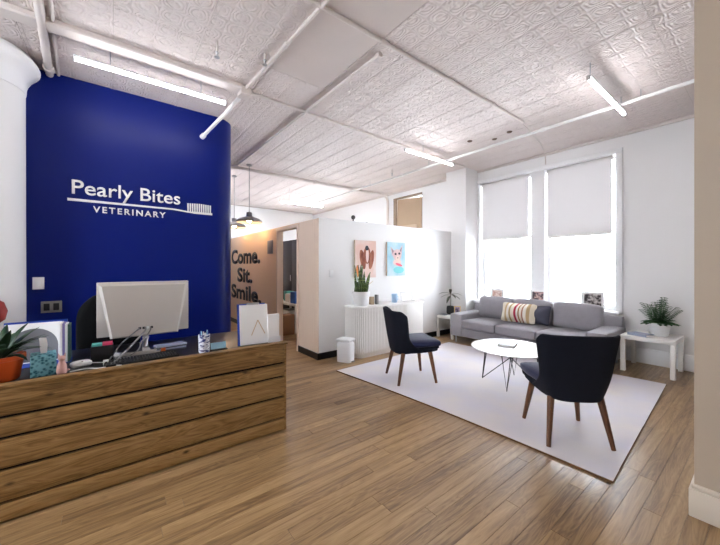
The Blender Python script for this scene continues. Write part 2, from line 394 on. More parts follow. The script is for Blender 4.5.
# window wall: lower part, head, piers between the openings
wr = struct_empty('wall_window', 'white wall with two tall windows behind the sofa')
WT = 0.34
OP = [(-9.3, -7.3, 0.7, 2.75), (-6.2, -5.2, 0.7, 3.16), (-3.66, -2.665, 0.70, 3.03), (-2.43, -1.44, 0.70, 3.03)]
xs = [XL]
for a, b, z0, z1 in OP:
    boxo('wall_panel', 'wall', wr, xs[-1], a, YW, YW+WT, 0, CEIL); xs.append(b)
    boxo('wall_panel', 'wall', wr, a, b, YW, YW+WT, 0, z0); boxo('wall_panel', 'wall', wr, a, b, YW, YW+WT, z1, CEIL)
boxo('wall_panel', 'wall', wr, xs[-1], XR, YW, YW+WT, 0, CEIL)
boxo('pier', 'wall', wr, -4.18, -3.715, 5.5, YW, 0, CEIL)
boxo('casing', 'trim', wr, -1.44, -1.36, YW-0.025, YW, 0.66, 3.06, bev=0.006)
boxo('casing', 'trim', wr, -3.715, -3.66, YW-0.025, YW, 0.66, 3.06, bev=0.006)
boxo('casing', 'trim', wr, -2.66, -2.435, YW-0.02, YW, 0.70, 3.03, bev=0.006)
boxo('head_casing', 'trim', wr, -3.715, -1.36, YW-0.03, YW, 3.035, 3.10, bev=0.006)
bb = boxo('baseboard_window', 'trim', None, -1.35, XR, YW-0.025, YW, 0, 0.21, bev=0.008); struct(bb, 'tall white baseboard under the window wall')
boxo('cornice', 'pipe', wr, -3.715, XR, YW-0.03, YW, 3.265, CEIL, bev=0.008)
boxo('cornice', 'pipe', wr, XL, -4.18, YW-0.03, YW, 3.265, CEIL, bev=0.008)
wb = struct_empty('wall_back', 'white wall behind the viewer with an added fill window')
OB = (-3.0, -1.6, 0.8, 2.9)  # opening added to let in fill daylight from behind
boxo('wall_panel', 'wall', wb, XL, OB[0], YB-0.15, YB, 0, CEIL); boxo('wall_panel', 'wall', wb, OB[1], XR, YB-0.15, YB, 0, CEIL)
boxo('wall_panel', 'wall', wb, OB[0], OB[1], YB-0.15, YB, 0, OB[2]); boxo('wall_panel', 'wall', wb, OB[0], OB[1], YB-0.15, YB, OB[3], CEIL)
wl = boxo('wall_left', 'wall', None, XL-0.15, XL, YB-0.15, YW+WT, 0, CEIL); struct(wl, 'white far left wall of the hall')
wr2 = boxo('wall_right', 'wall', None, XR, XR+0.15, YB-0.15, YW+WT, 0, CEIL); struct(wr2, 'white wall on the right side')
# beige pier at the right edge
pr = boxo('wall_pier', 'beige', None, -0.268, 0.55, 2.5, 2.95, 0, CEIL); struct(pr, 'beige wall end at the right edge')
b2 = new(); box(b2, -0.288, 0.57, 2.48, 2.97, 0, 0.15, bev=0.004); box(b2, -0.280, 0.562, 2.488, 2.962, 0.15, 0.175, bev=0.008)
o = obj('baseboard_pier', b2, 'beige_trim', None, True); struct(o, 'cream stepped baseboard around the beige wall end')
# blue wall with a rounded end
bm = new(); R = 0.25; yc = 1.07; poly = [(BLX, YB)]
for k in range(17):
    a = k/16*PI/2; poly.append((BLX-R+R*math.cos(a), yc+R*math.sin(a)))
poly += [(-9.2, yc+R), (-9.2, YB)]
prism(bm, poly, CEIL); o = obj('wall_blue', bm, 'blue', None, True); struct(o, 'deep blue feature wall with a rounded corner')
# low partition: tan wall with lettering and door, white side
pt = struct_empty('wall_partition', 'low partition with a tan front and a white side')
T = 0.12; D0, D1, DH = -5.48, -4.72, 1.99
boxo('wall_panel', 'tan', pt, -9.6, D0-0.05, PY, PY+T, 0, PH); boxo('wall_panel', 'tan', pt, D0-0.05, D1+0.05, PY, PY+T, DH+0.05, PH)
boxo('wall_panel', 'tan_board', pt, D1+0.05, PX-T, PY+0.012, PY+T, 0, PH)
nb = 9; bw = (PX-(D1+0.05))/nb
for i in range(nb):
    x = D1+0.05+bw*i; boxo('board', 'tan_board', pt, x+0.0015, x+bw-0.0015, PY, PY+0.012, 0, PH, bev=0.002, seg=1)
boxo('wall_panel', 'wall', pt, PX-T, PX, PY+0.012, 5.5, 0, PH)
boxo('cap', 'trim', pt, PX-T-0.005, PX+0.006, PY-0.004, 5.5, PH, PH+0.012)
bm = new(); box(bm, -9.6, D0-0.055, PY-0.014, PY, 0, 0.095); box(bm, D1+0.055, PX, PY-0.014, PY, 0, 0.095); box(bm, PX, PX+0.014, PY-0.014, 5.5, 0, 0.095)
o = obj('baseboard_partition', bm, 'black_base'); struct(o, 'black baseboard along the low partition')
bm = new(); box(bm, -4.18, -3.715, 5.486, 5.5, 0, 0.095); o = obj('baseboard_corner', bm, 'black_base'); struct(o, 'black baseboard on the white pier')
bm = new(); box(bm, D0-0.05, D0, PY-0.015, PY+T-0.03, 0, DH+0.05, bev=0.004); box(bm, D1, D1+0.05, PY-0.015, PY+T-0.03, 0, DH+0.05, bev=0.004); box(bm, D0, D1, PY-0.015, PY+T-0.03, DH, DH+0.05, bev=0.004)
o = obj('trim_1', bm, 'tan_board'); struct(o, 'pale frame around the open doorway')
boxo('wall_room_back', 'wall', None, -9.6, PX-T, 4.0, 4.1, 0, PH-0.01); bpy.data.objects['wall_room_back']['kind'] = 'structure'; bpy.data.objects['wall_room_back']['label'] = 'low white wall behind the open doorway'

# windows
def window(n, x0, x1, z0, z1, label, y0=YW+0.12):
    w = struct_empty('window_%d' % n, label); y1 = y0+0.06
    bm = new(); f = 0.045
    box(bm, x0, x0+f, y0, y1, z0, z1); box(bm, x1-f, x1, y0, y1, z0, z1); box(bm, x0+f, x1-f, y0, y1, z0, z0+f+0.02); box(bm, x0+f, x1-f, y0, y1, z1-f, z1)
    obj('frame', bm, 'trim', w)
    zm = (z0+z1)/2
    boxo('meeting_rail', 'trim', w, x0+f, x1-f, y0, y1, zm+0.02, zm+0.07)
    boxo('pane', 'pane', w, x0+f, x1-f, y0+0.025, y0+0.031, z0+f+0.02, zm+0.02); boxo('pane', 'pane', w, x0+f, x1-f, y0+0.035, y0+0.041, zm+0.07, z1-f)
    return w
window(1, *OP[2], 'tall white sash window beside the pier')
window(2, *OP[3], 'tall white sash window above the right end of the sofa')
window(5, *OB, 'added fill window in the wall behind the viewer', YB-0.12)  # unseen window added for fill light
window(4, *OP[0], 'added tall window hidden far behind the low partition')  # hidden window added to brighten the back area
window(3, *OP[1], 'window above the low partition with cardboard in it')
s = boxo('window_sill', 'trim', wr, -3.715, -1.36, 5.735, YW+0.12, 0.655, 0.70, bev=0.01)
s = boxo('apron', 'wall', wr, -3.66, -1.40, 5.80, YW, 0, 0.655)

def blind(x0, x1, zb, label):
    t = thing('roller_blind', label, 'blind', ((x0+x1)/2, YW+0.05, zb), group='grey roller blinds in the windows'); w = (x1-x0)/2
    bm = new(); cyl(bm, (-w-0.01, 0, 3.0-zb), (w+0.01, 0, 3.0-zb), 0.028, n=16); obj('roller', bm, 'blind', t, True)
    bm = new(); nx, nz = 12, 10; g = [[None]*(nz+1) for _ in range(nx+1)]
    for i in range(nx+1):
        for k in range(nz+1):
            x = -w+2*w*i/nx; z = 0.015+(3.0-zb-0.015)*k/nz; g[i][k] = bm.verts.new((x, 0.004*math.sin(i*0.9)*math.sin(PI*k/nz)-0.026, z))
    for i in range(nx):
        for k in range(nz): bm.faces.new((g[i][k], g[i+1][k], g[i+1][k+1], g[i][k+1]))
    obj('fabric', bm, 'blind', t, True)
    boxo('bottom_bar', 'laminate', t, -w, w, -0.034, -0.018, 0, 0.03, bev=0.005)
    bm = new(); cyl(bm, (-w-0.012, -0.035, 0.1), (-w-0.012, -0.035, 3.0-zb), 0.0025, n=6); obj('cord', bm, 'trim', t)
    return t
blind(-3.63, -2.715, 1.875, 'grey roller blind half drawn in the left window')
blind(-2.40, -1.50, 1.845, 'grey roller blind half drawn in the window right of the mullion')

# cardboard panel in the high window
t = thing('cardboard_box', 'brown cardboard box wedged in the opening above the low partition', 'box', (-5.7, 5.98, 2.30), 0)
bm = new(); box(bm, -0.42, 0.42, -0.02, 0.05, 0.03, 0.79, bev=0.004, mtx=Matrix.Rotation(math.radians(3), 4, 'Y')); o = obj('carton', bm, 'cardboard', t)
bm = new(); box(bm, -0.46, 0.30, -0.06, -0.021, 0.03, 0.11, bev=0.004); obj('flap', bm, 'canvas_edge', t)
bm = new(); box(bm, OP[1][0], OP[1][1], YW+0.02, YW+0.12, 2.26, 2.30); o = obj('shelf_board', bm, 'trim', wr)
bm = new(); box(bm, OP[1][0], OP[1][0]+0.015, YW, YW+0.12, 2.30, 3.16); box(bm, OP[1][1]-0.015, OP[1][1], YW, YW+0.12, 2.30, 3.16); box(bm, OP[1][0], OP[1][1], YW, YW+0.12, 3.145, 3.16); obj('reveal_shade', bm, 'recess', wr)  # dark lining stands in for shade inside the window opening

# ------------------------------------------------------------------ ceiling
ce = boxo('ceiling', 'ceil_base', None, XL, XR, YB, YW, CEIL, CEIL+0.1); struct(ce, 'white pressed tin ceiling in embossed sheets')
PL, PWY = 2.44, 0.61
def panel_me(m):
    bm = new(); L, W = PL-0.003, PWY-0.003
    box(bm, -L/2, L/2, -W/2, W/2, -0.004, 0.0)
    for y in (-W/2+0.012, 0.0, W/2-0.012) if m == 'tin' else ():           # pressed ribs
        box(bm, -L/2, L/2, y-0.010, y+0.010, -0.0075, -0.004)
    for x in (-L/2+0.01, L/2-0.01) if m == 'tin' else (): box(bm, x-0.007, x+0.007, -W/2, W/2, -0.006, -0.004)
    me = bpy.data.meshes.new('tin_panel'); bm.to_mesh(me); bm.free(); me.materials.append(M[m]); return me
pm, pf = panel_me('tin'), panel_me('tin_flat')
ix0 = math.floor((XL+0.6)/PL); nx = 0
for i in range(-5, 2):
    for j in range(-9, 8):
        x0, y0 = -0.6+PL*i, 1.84+PWY*j
        if x0 < XL-1.3 or x0 > XR or y0 < YB-0.4 or y0+PWY > YW+0.35: continue
        if x0+PL < BLX-0.4 and y0+PWY < 0.9: continue        # above the closed room behind the blue wall
        cx, cy = x0+PL/2, y0+PWY/2
        flat = (y0 > 1.2 and y0 < 1.3 and -3.2 < x0 < -2.9)
        share('tin_panel', pf if flat else pm, ce, (cx, cy, CEIL), (0, 0, 0))
# duct beam and pipes under the ceiling
bm = new(); prof = [(-0.06, 0), (-0.06, -0.045), (0.065, -0.045), (0.075, -0.035), (0.075, 0)]
bmv = []
prism(bm, [(x, z) for x, z in prof], 4.3, local_frame((-3.545, YB+0.0, CEIL-0.0075), (1, 0, 0), (0, 0, 1)) @ Matrix.Rotation(0, 4, 'X'))
o = obj('ceiling_beam', bm, 'pipe'); 
for v in o.data.vertices:     # the profile was swept towards -Y: turn it to run from the back wall to the pipe crossing
    v.co.y = YB+(YB-v.co.y)
struct(o, 'boxed ceiling beam running past the blue wall')
def pipe_run(name, label, pts, r, m='pipe', collars=(), group=None):
    t = thing(name, label, 'pipe', pts[0], group=group); o0 = Vector(pts[0])
    bm = new(); tube(bm, [Vector(p)-o0 for p in pts], r, 10); obj('pipe', bm, m, t, True)
    for c, d in collars:
        c = Vector(c)-o0; d = Vector(d); bm = new(); cyl(bm, c-d*0.03, c+d*0.03, r*1.45, n=12); obj('coupling', bm, m, t, True)
    return t
def hanger(bm, x, y, z0): cyl(bm, (x, y, z0), (x, y, CEIL-0.004), 0.005, n=6)
pipe_run('sprinkler_pipe', 'white pipe slanting from the beam end down towards the blue wall', [(-3.60, 1.14, 3.255), (-3.95, 1.045, 3.14), (-4.41, 0.90, 2.985)], 0.021, 'pipe_white', [((-4.39, 0.906, 2.992), (-0.81, -0.25, -0.29))])
t = thing('junction_box', 'square painted junction box at the end of the ceiling beam', 'box', (-3.56, 1.15, CEIL-0.009))
boxo('case', 'pipe', t, -0.07, 0.07, -0.055, 0.055, -0.085, 0, bev=0.006); boxo('cover', 'pipe', t, -0.05, 0.05, -0.04, 0.04, -0.092, -0.085, bev=0.003)
pipe_run('ceiling_conduit', 'thin painted conduit crossing the near ceiling to the junction box', [(-3.485, 1.15, CEIL-0.027), (-2.0, 1.235, CEIL-0.027), (1.5, 1.42, CEIL-0.027)], 0.014, 'pipe', [((-2.6, 1.2, CEIL-0.027), (1, 0, 0))])
pipe_run('ceiling_conduit', 'thin pale conduit running from the junction box towards the windows', [(-3.56, 1.21, CEIL-0.027), (-3.62, 3.1, CEIL-0.027), (-3.66, 5.4, CEIL-0.027)], 0.015, 'pipe', [((-3.59, 2.2, CEIL-0.027), (0, 1, 0)), ((-3.64, 4.0, CEIL-0.027), (0, 1, 0))])
pipe_run('ceiling_conduit', 'painted double conduit fixed along the middle of the ceiling', [(-2.06, 0.2, CEIL-0.028), (-2.06, 4.35, CEIL-0.028)], 0.016, 'pipe', [((-2.06, 1.85, CEIL-0.028), (0, 1, 0)), ((-2.06, 3.6, CEIL-0.028), (0, 1, 0))])
pipe_run('ceiling_conduit', 'brown tinted conduit crossing the ceiling beside the plain sheets', [(-2.2, 1.93, CEIL-0.028), (-6.4, 1.89, CEIL-0.028)], 0.017, 'pipe', [((-3.4, 1.92, CEIL-0.028), (1, 0, 0)), ((-2.22, 1.93, CEIL-0.028), (1, 0, 0))])
pipe_run('ceiling_pipe', 'long white pipe along the ceiling in front of the windows', [(1.5, 4.57, 3.2), (-2.0, 4.59, 3.2), (-4.6, 4.63, 3.2), (-8.0, 4.66, 3.2)], 0.020, 'pipe_white', [((-1.9, 4.59, 3.2), (1, 0, 0)), ((-4.6, 4.63, 3.2), (1, 0, 0))])
for o in [x for x in C.objects if x.name.startswith('ceiling_pipe')]:
    for x in (-0.9, -3.9, -5.6):
        bm = new(); cyl(bm, (x-1.5, 0.02 if x > -3 else 0.05, 0), (x-1.5, 0.02 if x > -3 else 0.05, CEIL-3.2-0.004), 0.004, n=6); obj('hanger', bm, 'chrome', o)
t = pipe_run('drain_pipe', 'grey pipe along the far ceiling that drops beside the window', [(-6.3, 1.6, 3.25), (-6.32, 5.6, 3.25), (-6.33, 5.78, 3.22), (-6.33, 5.83, 3.12), (-6.33, 5.83, 2.6), (-6.33, 5.83, 0.0)], 0.035, 'pipe', [((-6.31, 3.6, 3.25), (0, 1, 0))])
pipe_run('ceiling_conduit', 'thick painted pipe crossing the ceiling above the white column', [(-4.43, -0.49, CEIL-0.038), (-2.2, -0.36, CEIL-0.038)], 0.03, 'pipe', [((-4.3, -0.482, CEIL-0.038), (1, 0, 0))])
pipe_run('ceiling_conduit', 'thin conduit next to the thick pipe above the white column', [(-4.43, -0.425, CEIL-0.022), (-2.2, -0.29, CEIL-0.022)], 0.013, 'pipe')
pipe_run('ceiling_conduit', 'thin conduit bent from the ceiling down the window mullion', [(-2.09, 4.4, CEIL-0.02), (-2.25, 5.3, CEIL-0.02), (-2.40, 5.86, CEIL-0.03), (-2.41, 5.89, CEIL-0.07), (-2.41, 5.89, 3.11)], 0.008, 'pipe')
# sprinkler heads
def sprinkler(x, y, z, label):
    t = thing('fire_sprinkler', label, 'sprinkler', (x, y, z), group='sprinkler heads')
    bm = new(); cyl(bm, (0, 0, 0.05), (0, 0, CEIL-z-0.004), 0.010, n=8); obj('drop', bm, 'pipe', t)
    bm = new(); lathe(bm, [(0, 0), (0.022, 0.0), (0.022, 0.004), (0.006, 0.008), (0.009, 0.03), (0.014, 0.04), (0.012, 0.05), (0, 0.05)], 12); obj('head', bm, 'chrome', t)
sprinkler(-2.86, 1.11, 3.20, 'small brass sprinkler head hanging beside the plain ceiling sheets')
sprinkler(-2.95, 0.72, 3.16, 'small sprinkler head hanging beside the boxed beam')
sprinkler(-4.7, 4.45, 3.18, 'small sprinkler head above the white partition')
for x, y, lb in [(-2.35, 4.55, 'small brown fixing on the ceiling nearest the right window'), (-2.62, 4.62, 'small brown fixing on the ceiling, middle of three'), (-2.9, 4.4, 'small brown fixing on the ceiling nearest the partition')]:
    bm = new(); lathe(bm, [(0, -0.012), (0.03, -0.012), (0.04, 0)], 10, c=(x, y, CEIL-0.004)); tag(obj('ceiling_rose', bm, 'recess'), lb, 'fixing', 'brown ceiling fixings')

# ------------------------------------------------------------------ lights
def tube_light(x, y0, y1, z, label, rods=(0.2, 0.8), rz=0.0):
    t = thing('tube_light', label, 'light', (x, y0, z), rz, 'suspended tube lights'); L = y1-y0
    bm = new(); box(bm, -0.020, 0.020, 0, L, 0.013, 0.030, bev=0.004); obj('housing', bm, 'plastic_white', t)
    bm = new(); tube(bm, [(0, 0.01, 0), (0, L-0.01, 0)], 0.014, 12); obj('tube', bm, 'tube', t, True)
    for e in (0.0, L-0.012):
        bm = new(); box(bm, -0.017, 0.017, e, e+0.012, -0.017, 0.030); obj('end_cap', bm, 'plastic_white', t)
    for k in rods:
        bm = new(); cyl(bm, (0, L*k, 0.030), (0, L*k, CEIL-z-0.004), 0.004, n=6); obj('rod', bm, 'chrome', t)
tube_light(-3.68, -0.26, 0.99, 3.14, 'long lit tube light in front of the blue wall')
tube_light(-3.465, 3.55, 4.73, 3.14, 'lit tube light hanging above the white partition end', (0.35,))
tube_light(-1.083, 3.58, 4.75, 3.14, 'lit tube light hanging near the beige wall end', (0.04, 0.9))
tube_light(-7.4, 3.26, 4.45, 2.95, 'white tube light hanging far behind the low partition')
tube_light(-1.2, -0.4, 0.8, 3.14, 'tube light above the viewer')
tube_light(-8.9, 1.75, 4.15, 2.98, 'added hidden fill tube in the corridor nearer the tan wall', rz=-PI/2)  # out-of-sight tube added to brighten the lettered wall
tube_light(-8.9, 1.48, 3.88, 2.98, 'added hidden fill tube in the corridor nearer the blue wall', rz=-PI/2)  # second hidden tube added for more light on the lettering
tube_light(-1.2, -2.6, -1.4, 3.14, 'added unseen fill tube behind the viewer')  # unseen tube added to raise the ambient light

def pendant(x, y, label):
    t = thing('pendant_lamp', label, 'lamp', (x, y, 2.20), group='grey pendant lamps in the corridor')
    bm = new(); lathe(bm, [(0.235, 0), (0.24, 0.004), (0.235, 0.035), (0.19, 0.07), (0.10, 0.10), (0.055, 0.12), (0.05, 0.19), (0.02, 0.20), (0, 0.20)], 28); 
    lathe(bm, [(0.235, 0.0), (0.225, 0.035), (0.18, 0.062), (0.09, 0.09), (0, 0.1)], 28); obj('shade', bm, 'pend', t, True)
    bm = new(); cyl(bm, (0, 0, 0.2), (0, 0, CEIL-2.2-0.02), 0.006, n=8); obj('rod', bm, 'pend', t)
    bm = new(); lathe(bm, [(0, -0.02), (0.05, -0.02), (0.055, 0)], 14, c=(0, 0, CEIL-2.2-0.003)); obj('canopy', bm, 'pend', t, True)
    bm = new(); bmesh.ops.create_uvsphere(bm, u_segments=14, v_segments=10, radius=0.045, matrix=Matrix.Translation((0, 0, 0.045))); obj('bulb', bm, 'bulb', t, True)
pendant(-6.15, 2.08, 'grey pendant lamp hanging beside the tan wall, wholly in view')
pendant(-7.1, 2.08, 'grey pendant lamp mostly hidden behind the blue wall edge')

# ------------------------------------------------------------------ lettering
def text_mesh(s, size=1.0, offset=0.0, extrude=0.0):
    cu = bpy.data.curves.new('t', 'FONT'); cu.body = s; cu.size = size; cu.offset = offset; cu.extrude = extrude; cu.resolution_u = 4
    ob_ = bpy.data.objects.new('t', cu); C.objects.link(ob_)
    dg = bpy.context.evaluated_depsgraph_get(); me = bpy.data.meshes.new_from_object(ob_.evaluated_get(dg))
    C.objects.unlink(ob_); bpy.data.objects.remove(ob_); bpy.data.curves.remove(cu); return me
def bounds(me):
    xs_ = [v.co.x for v in me.vertices]; ys_ = [v.co.y for v in me.vertices]; return min(xs_), max(xs_), min(ys_), max(ys_)
def letters(word, parent, frame, width, height, m, weight, depth=0.004, name='letter', track=0.0):
    """each letter a mesh of its own, the word fitted to width x cap height in the frame's local xy"""
    cap = bounds(text_mesh('E'))[3]; bar = bounds(text_mesh('|')); bw_ = bar[1]
    adv = []
    for i in range(len(word)):
        adv.append(bounds(text_mesh(word[:i]+'|'))[1]-bw_+track*i)
    full = text_mesh(word); x_min = bounds(text_mesh(word[0]))[0]; x_max = adv[-1]+bounds(text_mesh(word[-1]))[1]
    sx, sy = width/(x_max-x_min), height/cap
    for ch, a in zip(word, adv):
        if ch == ' ': continue
        me = text_mesh(ch, offset=weight)
        bm = new(); bm.from_mesh(me)
        bmesh.ops.remove_doubles(bm, verts=bm.verts, dist=1e-5)
        g = bmesh.ops.extrude_face_region(bm, geom=bm.faces[:]); vv = [x for x in g['geom'] if isinstance(x, bmesh.types.BMVert)]
        bmesh.ops.translate(bm, verts=vv, vec=(0, 0, 1))
        for v in bm.verts: v.co = Vector(((v.co.x+a-x_min)*sx, v.co.y*sy, v.co.z*depth))
        bmesh.ops.transform(bm, matrix=frame, verts=bm.verts[:]); obj(name, bm, m, parent)
# sign on the blue wall: local x = +Y, local y = +Z, normal +X
t = thing('wall_sign', 'white raised lettering and toothbrush on the blue wall', 'sign', (BLX, -0.36, 1.95))
def bl(y, z): return local_frame((0.0, y+0.36, z-1.95), (0, 1, 0), (0, 0, 1))
letters('Pearly Bites', t, bl(-0.325, 2.112), 0.985, 0.142, 'letter_white', 0.008, 0.012)
letters('VETERINARY', t, bl(-0.155, 1.935), 0.66, 0.063, 'letter_white', 0.022, 0.010, track=0.16)
bm = new(); top, bot = [], []
for k in range(41):
    s_ = k/40; y = -0.36+1.385*s_
    z = 2.048 if s_ < 0.66 else 2.048-0.018*(0.5-0.5*math.cos(min(1, (s_-0.66)/0.18)*PI))
    th = 0.026-0.010*min(1, s_/0.7)+(0.010 if s_ > 0.84 else 0)
    top.append((y+0.36, z+th/2-1.95)); bot.append((y+0.36, z-th/2-1.95))
prism(bm, bot+top[::-1], 0.012, local_frame((0, 0, 0), (0, 1, 0), (0, 0, 1))); obj('brush_handle', bm, 'letter_white', t)
for k in range(11):
    y = 0.742+0.0255*k; bm = new(); z0, z1 = 2.034, 2.146-0.003*abs(k-5)*0.5
    yy = y+0.36; prism(bm, [(yy, z0-1.95), (yy+0.012, z0-1.95), (yy+0.013, z1-1.95), (yy-0.003, z1-1.95)], 0.012, local_frame((0, 0, 0), (0, 1, 0), (0, 0, 1))); obj('bristle', bm, 'letter_white', t)
# lettering on the tan wall: local x = +X, local y = +Z, normal -Y
t = thing('wall_lettering', 'black slogan in three lines on the tan wall', 'sign', (-8.3, PY-0.001, 0.6))
def tl(x, z): return local_frame((x+8.3, 0, z-0.6), (1, 0, 0), (0, 0, 1))
letters('Come.', t, tl(-8.28, 1.44), 1.90, 0.31, 'letter_black', 0.036, 0.003)
letters('Sit.', t, tl(-7.80, 1.02), 0.96, 0.30, 'letter_black', 0.036, 0.003)
letters('Smile.', t, tl(-8.28, 0.62), 1.95, 0.30, 'letter_black', 0.036, 0.003)
boxo('door_plate', 'grey_plate', None, -5.95, -5.70, PY-0.012, PY, 1.60, 1.85, bev=0.003); tag(bpy.data.objects['door_plate'], 'small grey square plate on the tan wall beside the doorway', 'plate')
# switches on the blue wall
t = thing('light_switch', 'white square light switch on the blue wall', 'switch', (BLX, -0.572, 1.19))
boxo('plate', 'plastic_white', t, 0, 0.008, -0.042, 0.042, -0.06, 0.06, bev=0.003); boxo('rocker', 'trim', t, 0.008, 0.012, -0.018, 0.018, -0.03, 0.03, bev=0.002)
t = thing('wall_socket', 'grey metal double plate on the blue wall below the switch', 'socket', (BLX, -0.478, 0.95))
boxo('plate', 'grey_plate', t, 0, 0.008, -0.077, 0.077, -0.057, 0.057, bev=0.003)
for y in (-0.035, 0.035): boxo('outlet', 'plastic_black', t, 0.008, 0.011, y-0.022, y+0.022, -0.035, 0.035, bev=0.002)
boxo('wall_switch', 'plastic_white', None, PX, PX+0.01, 2.56, 2.63, 1.20, 1.30, bev=0.003); tag(bpy.data.objects['wall_switch'], 'tiny white switch plate on the white partition side', 'switch')

# white column at the left edge
t = thing('column', 'round white column with a flared capital beside the blue wall', 'column', (-4.33, -0.955, 0))
bm = new(); lathe(bm, [(0, 0), (0.36, 0), (0.36, 0.12), (0.33, 0.15), (0.315, 0.16), (0.31, 2.98)], 40); obj('shaft', bm, 'wall', t, 60)
bm = new(); lathe(bm, [(0.305, 2.97), (0.315, 2.98), (0.318, 3.03), (0.33, 3.08), (0.355, 3.13), (0.39, 3.17), (0.41, 3.20), (0.412, 3.23), (0.40, 3.255), (0.37, 3.26), (0.37, 3.30), (0, 3.30)], 40); obj('capital', bm, 'trim', t, True)
# ------------------------------------------------------------------ reception desk
DX = -2.48; DT = 0.725
t = thing('reception_desk', 'low reception desk faced with reclaimed wooden planks', 'desk', (DX, 0, 0))
zs = [(0.012, 0.102), (0.116, 0.275), (0.290, 0.440), (0.455, 0.550), (0.566, 0.712)]
for z0, z1 in zs:
    bm = new(); box(bm, -0.028, random.uniform(-0.003, 0.004), -2.4, 1.13, z0, z1, bev=0.005, seg=2); obj('plank', bm, 'desk_wood', t, True)
boxo('backing', 'dark_gap', t, -0.06, -0.028, -2.4, 1.125, 0.0, 0.70)
boxo('end_post', 'desk_wood', t, -0.075, -0.012, 1.1305, 1.152, 0.0, 0.712, bev=0.003)
boxo('top_edge', 'desk_wood', t, -0.062, 0.008, -2.4, 1.155, 0.7125, 0.727, bev=0.003)
boxo('desktop', 'desk_black', t, -0.80, -0.0625, -2.4, 1.15, 0.690, 0.715, bev=0.004)
boxo('side_panel', 'desk_black', t, -0.78, -0.08, 1.12, 1.148, 0, 0.69); boxo('side_panel', 'desk_black', t, -0.78, -0.08, -2.4, -2.37, 0, 0.69)
TOP = 0.715

# plant in an orange pot
def leaf_me(L, W, m, curve=0.3, n=7, fold=0.15):
    bm = new(); A = []
    for i in range(n+1):
        s_ = i/n; w = W*math.sin(PI*min(1, s_*0.94+0.06))**0.8*0.5; x = L*s_*math.cos(curve*s_); z = -L*s_*math.sin(curve*s_)
        A.append((bm.verts.new((x, -w, z+fold*w)), bm.verts.new((x, 0, z)), bm.verts.new((x, w, z+fold*w))))
    for p, q in zip(A, A[1:]):
        bm.faces.new((p[0], p[1], q[1], q[0])); bm.faces.new((p[1], p[2], q[2], q[1]))
    g = bmesh.ops.extrude_face_region(bm, geom=bm.faces[:]); vv = [x for x in g['geom'] if isinstance(x, bmesh.types.BMVert)]
    bmesh.ops.translate(bm, verts=vv, vec=(0, 0, 0.0015)); bmesh.ops.recalc_face_normals(bm, faces=bm.faces)
    me = bpy.data.meshes.new('leaf'); bm.to_mesh(me); bm.free(); me.materials.append(M[m])
    for p in me.polygons: p.use_smooth = True
    return me
def pot(t, prof, m, soil_r, soil_z):
    bm = new(); lathe(bm, prof, 28); obj('pot', bm, m, t, True)
    bm = new(); lathe(bm, [(soil_r, soil_z-0.01), (soil_r, soil_z), (0, soil_z+0.006)], 20); obj('soil', bm, 'soil', t, True)
t = thing('potted_plant', 'leafy dark green plant with a red bloom in an orange pot', 'plant', (-2.655, -0.50, TOP), group='potted plants')
pot(t, [(0, 0), (0.075, 0), (0.085, 0.01), (0.10, 0.115), (0.108, 0.118), (0.108, 0.14), (0.098, 0.14), (0.094, 0.118), (0, 0.115)], 'orange', 0.093, 0.122)
rl = random.Random(3); ms = [leaf_me(0.19, 0.040, 'leaf_dark', 0.5), leaf_me(0.15, 0.036, 'leaf_dark', 0.7), leaf_me(0.21, 0.042, 'leaf_dark', 0.35)]
for k in range(44):
    a = k*2.4; el = rl.uniform(0.55, 1.4); share('leaf', ms[k % 3], t, (0.03*math.cos(a), 0.03*math.sin(a), 0.125), (0, -el, a))
bm = new(); tube(bm, [(-0.02, 0.0, 0.12), (-0.05, -0.02, 0.24), (-0.09, -0.025, 0.32)], 0.005, 6); obj('flower_stem', bm, 'stem', t)
bm = new(); lathe(bm, [(0, 0), (0.035, 0.03), (0.045, 0.08), (0.03, 0.13), (0, 0.15)], 12, c=(-0.09, -0.025, 0.30)); obj('flower', bm, 'red', t, True)
# tissue box
t = thing('tissue_box', 'teal patterned tissue box with a tissue sticking out', 'box', (-2.655, -0.32, TOP), 0.12)
boxo('carton', 'teal', t, -0.055, 0.055, -0.055, 0.055, 0, 0.125, bev=0.003)
bm = new(); prism(bm, [(-0.012, 0), (0.015, 0), (0.018, 0.05), (0.012, 0.092), (-0.02, 0.098), (-0.016, 0.05)], 0.010, local_frame((-0.004, 0, 0.12), (0, 1, 0), (-0.15, 0, 1))); obj('tissue', bm, 'paper', t)
# cat figurine
t = thing('cat_figurine', 'small pink cat figurine beside the tissue box', 'figurine', (-2.60, -0.235, TOP), 0.1)
bm = new(); lathe(bm, [(0, 0), (0.022, 0), (0.026, 0.015), (0.022, 0.05), (0.014, 0.075), (0.012, 0.08), (0, 0.082)], 16); obj('body', bm, 'pink', t, True)
bm = new(); bmesh.ops.create_uvsphere(bm, u_segments=14, v_segments=10, radius=0.018, matrix=Matrix.Translation((0.003, 0, 0.09)))
for s_ in (-1, 1): cyl(bm, (0.002, s_*0.011, 0.100), (0.002, s_*0.015, 0.122), 0.007, 0.001, 8)
obj('head', bm, 'pink', t, True)
bm = new(); tube(bm, [(-0.02, 0, 0.01), (-0.028, 0.02, 0.012), (-0.02, 0.034, 0.014)], 0.005, 8); obj('tail', bm, 'pink', t, True)
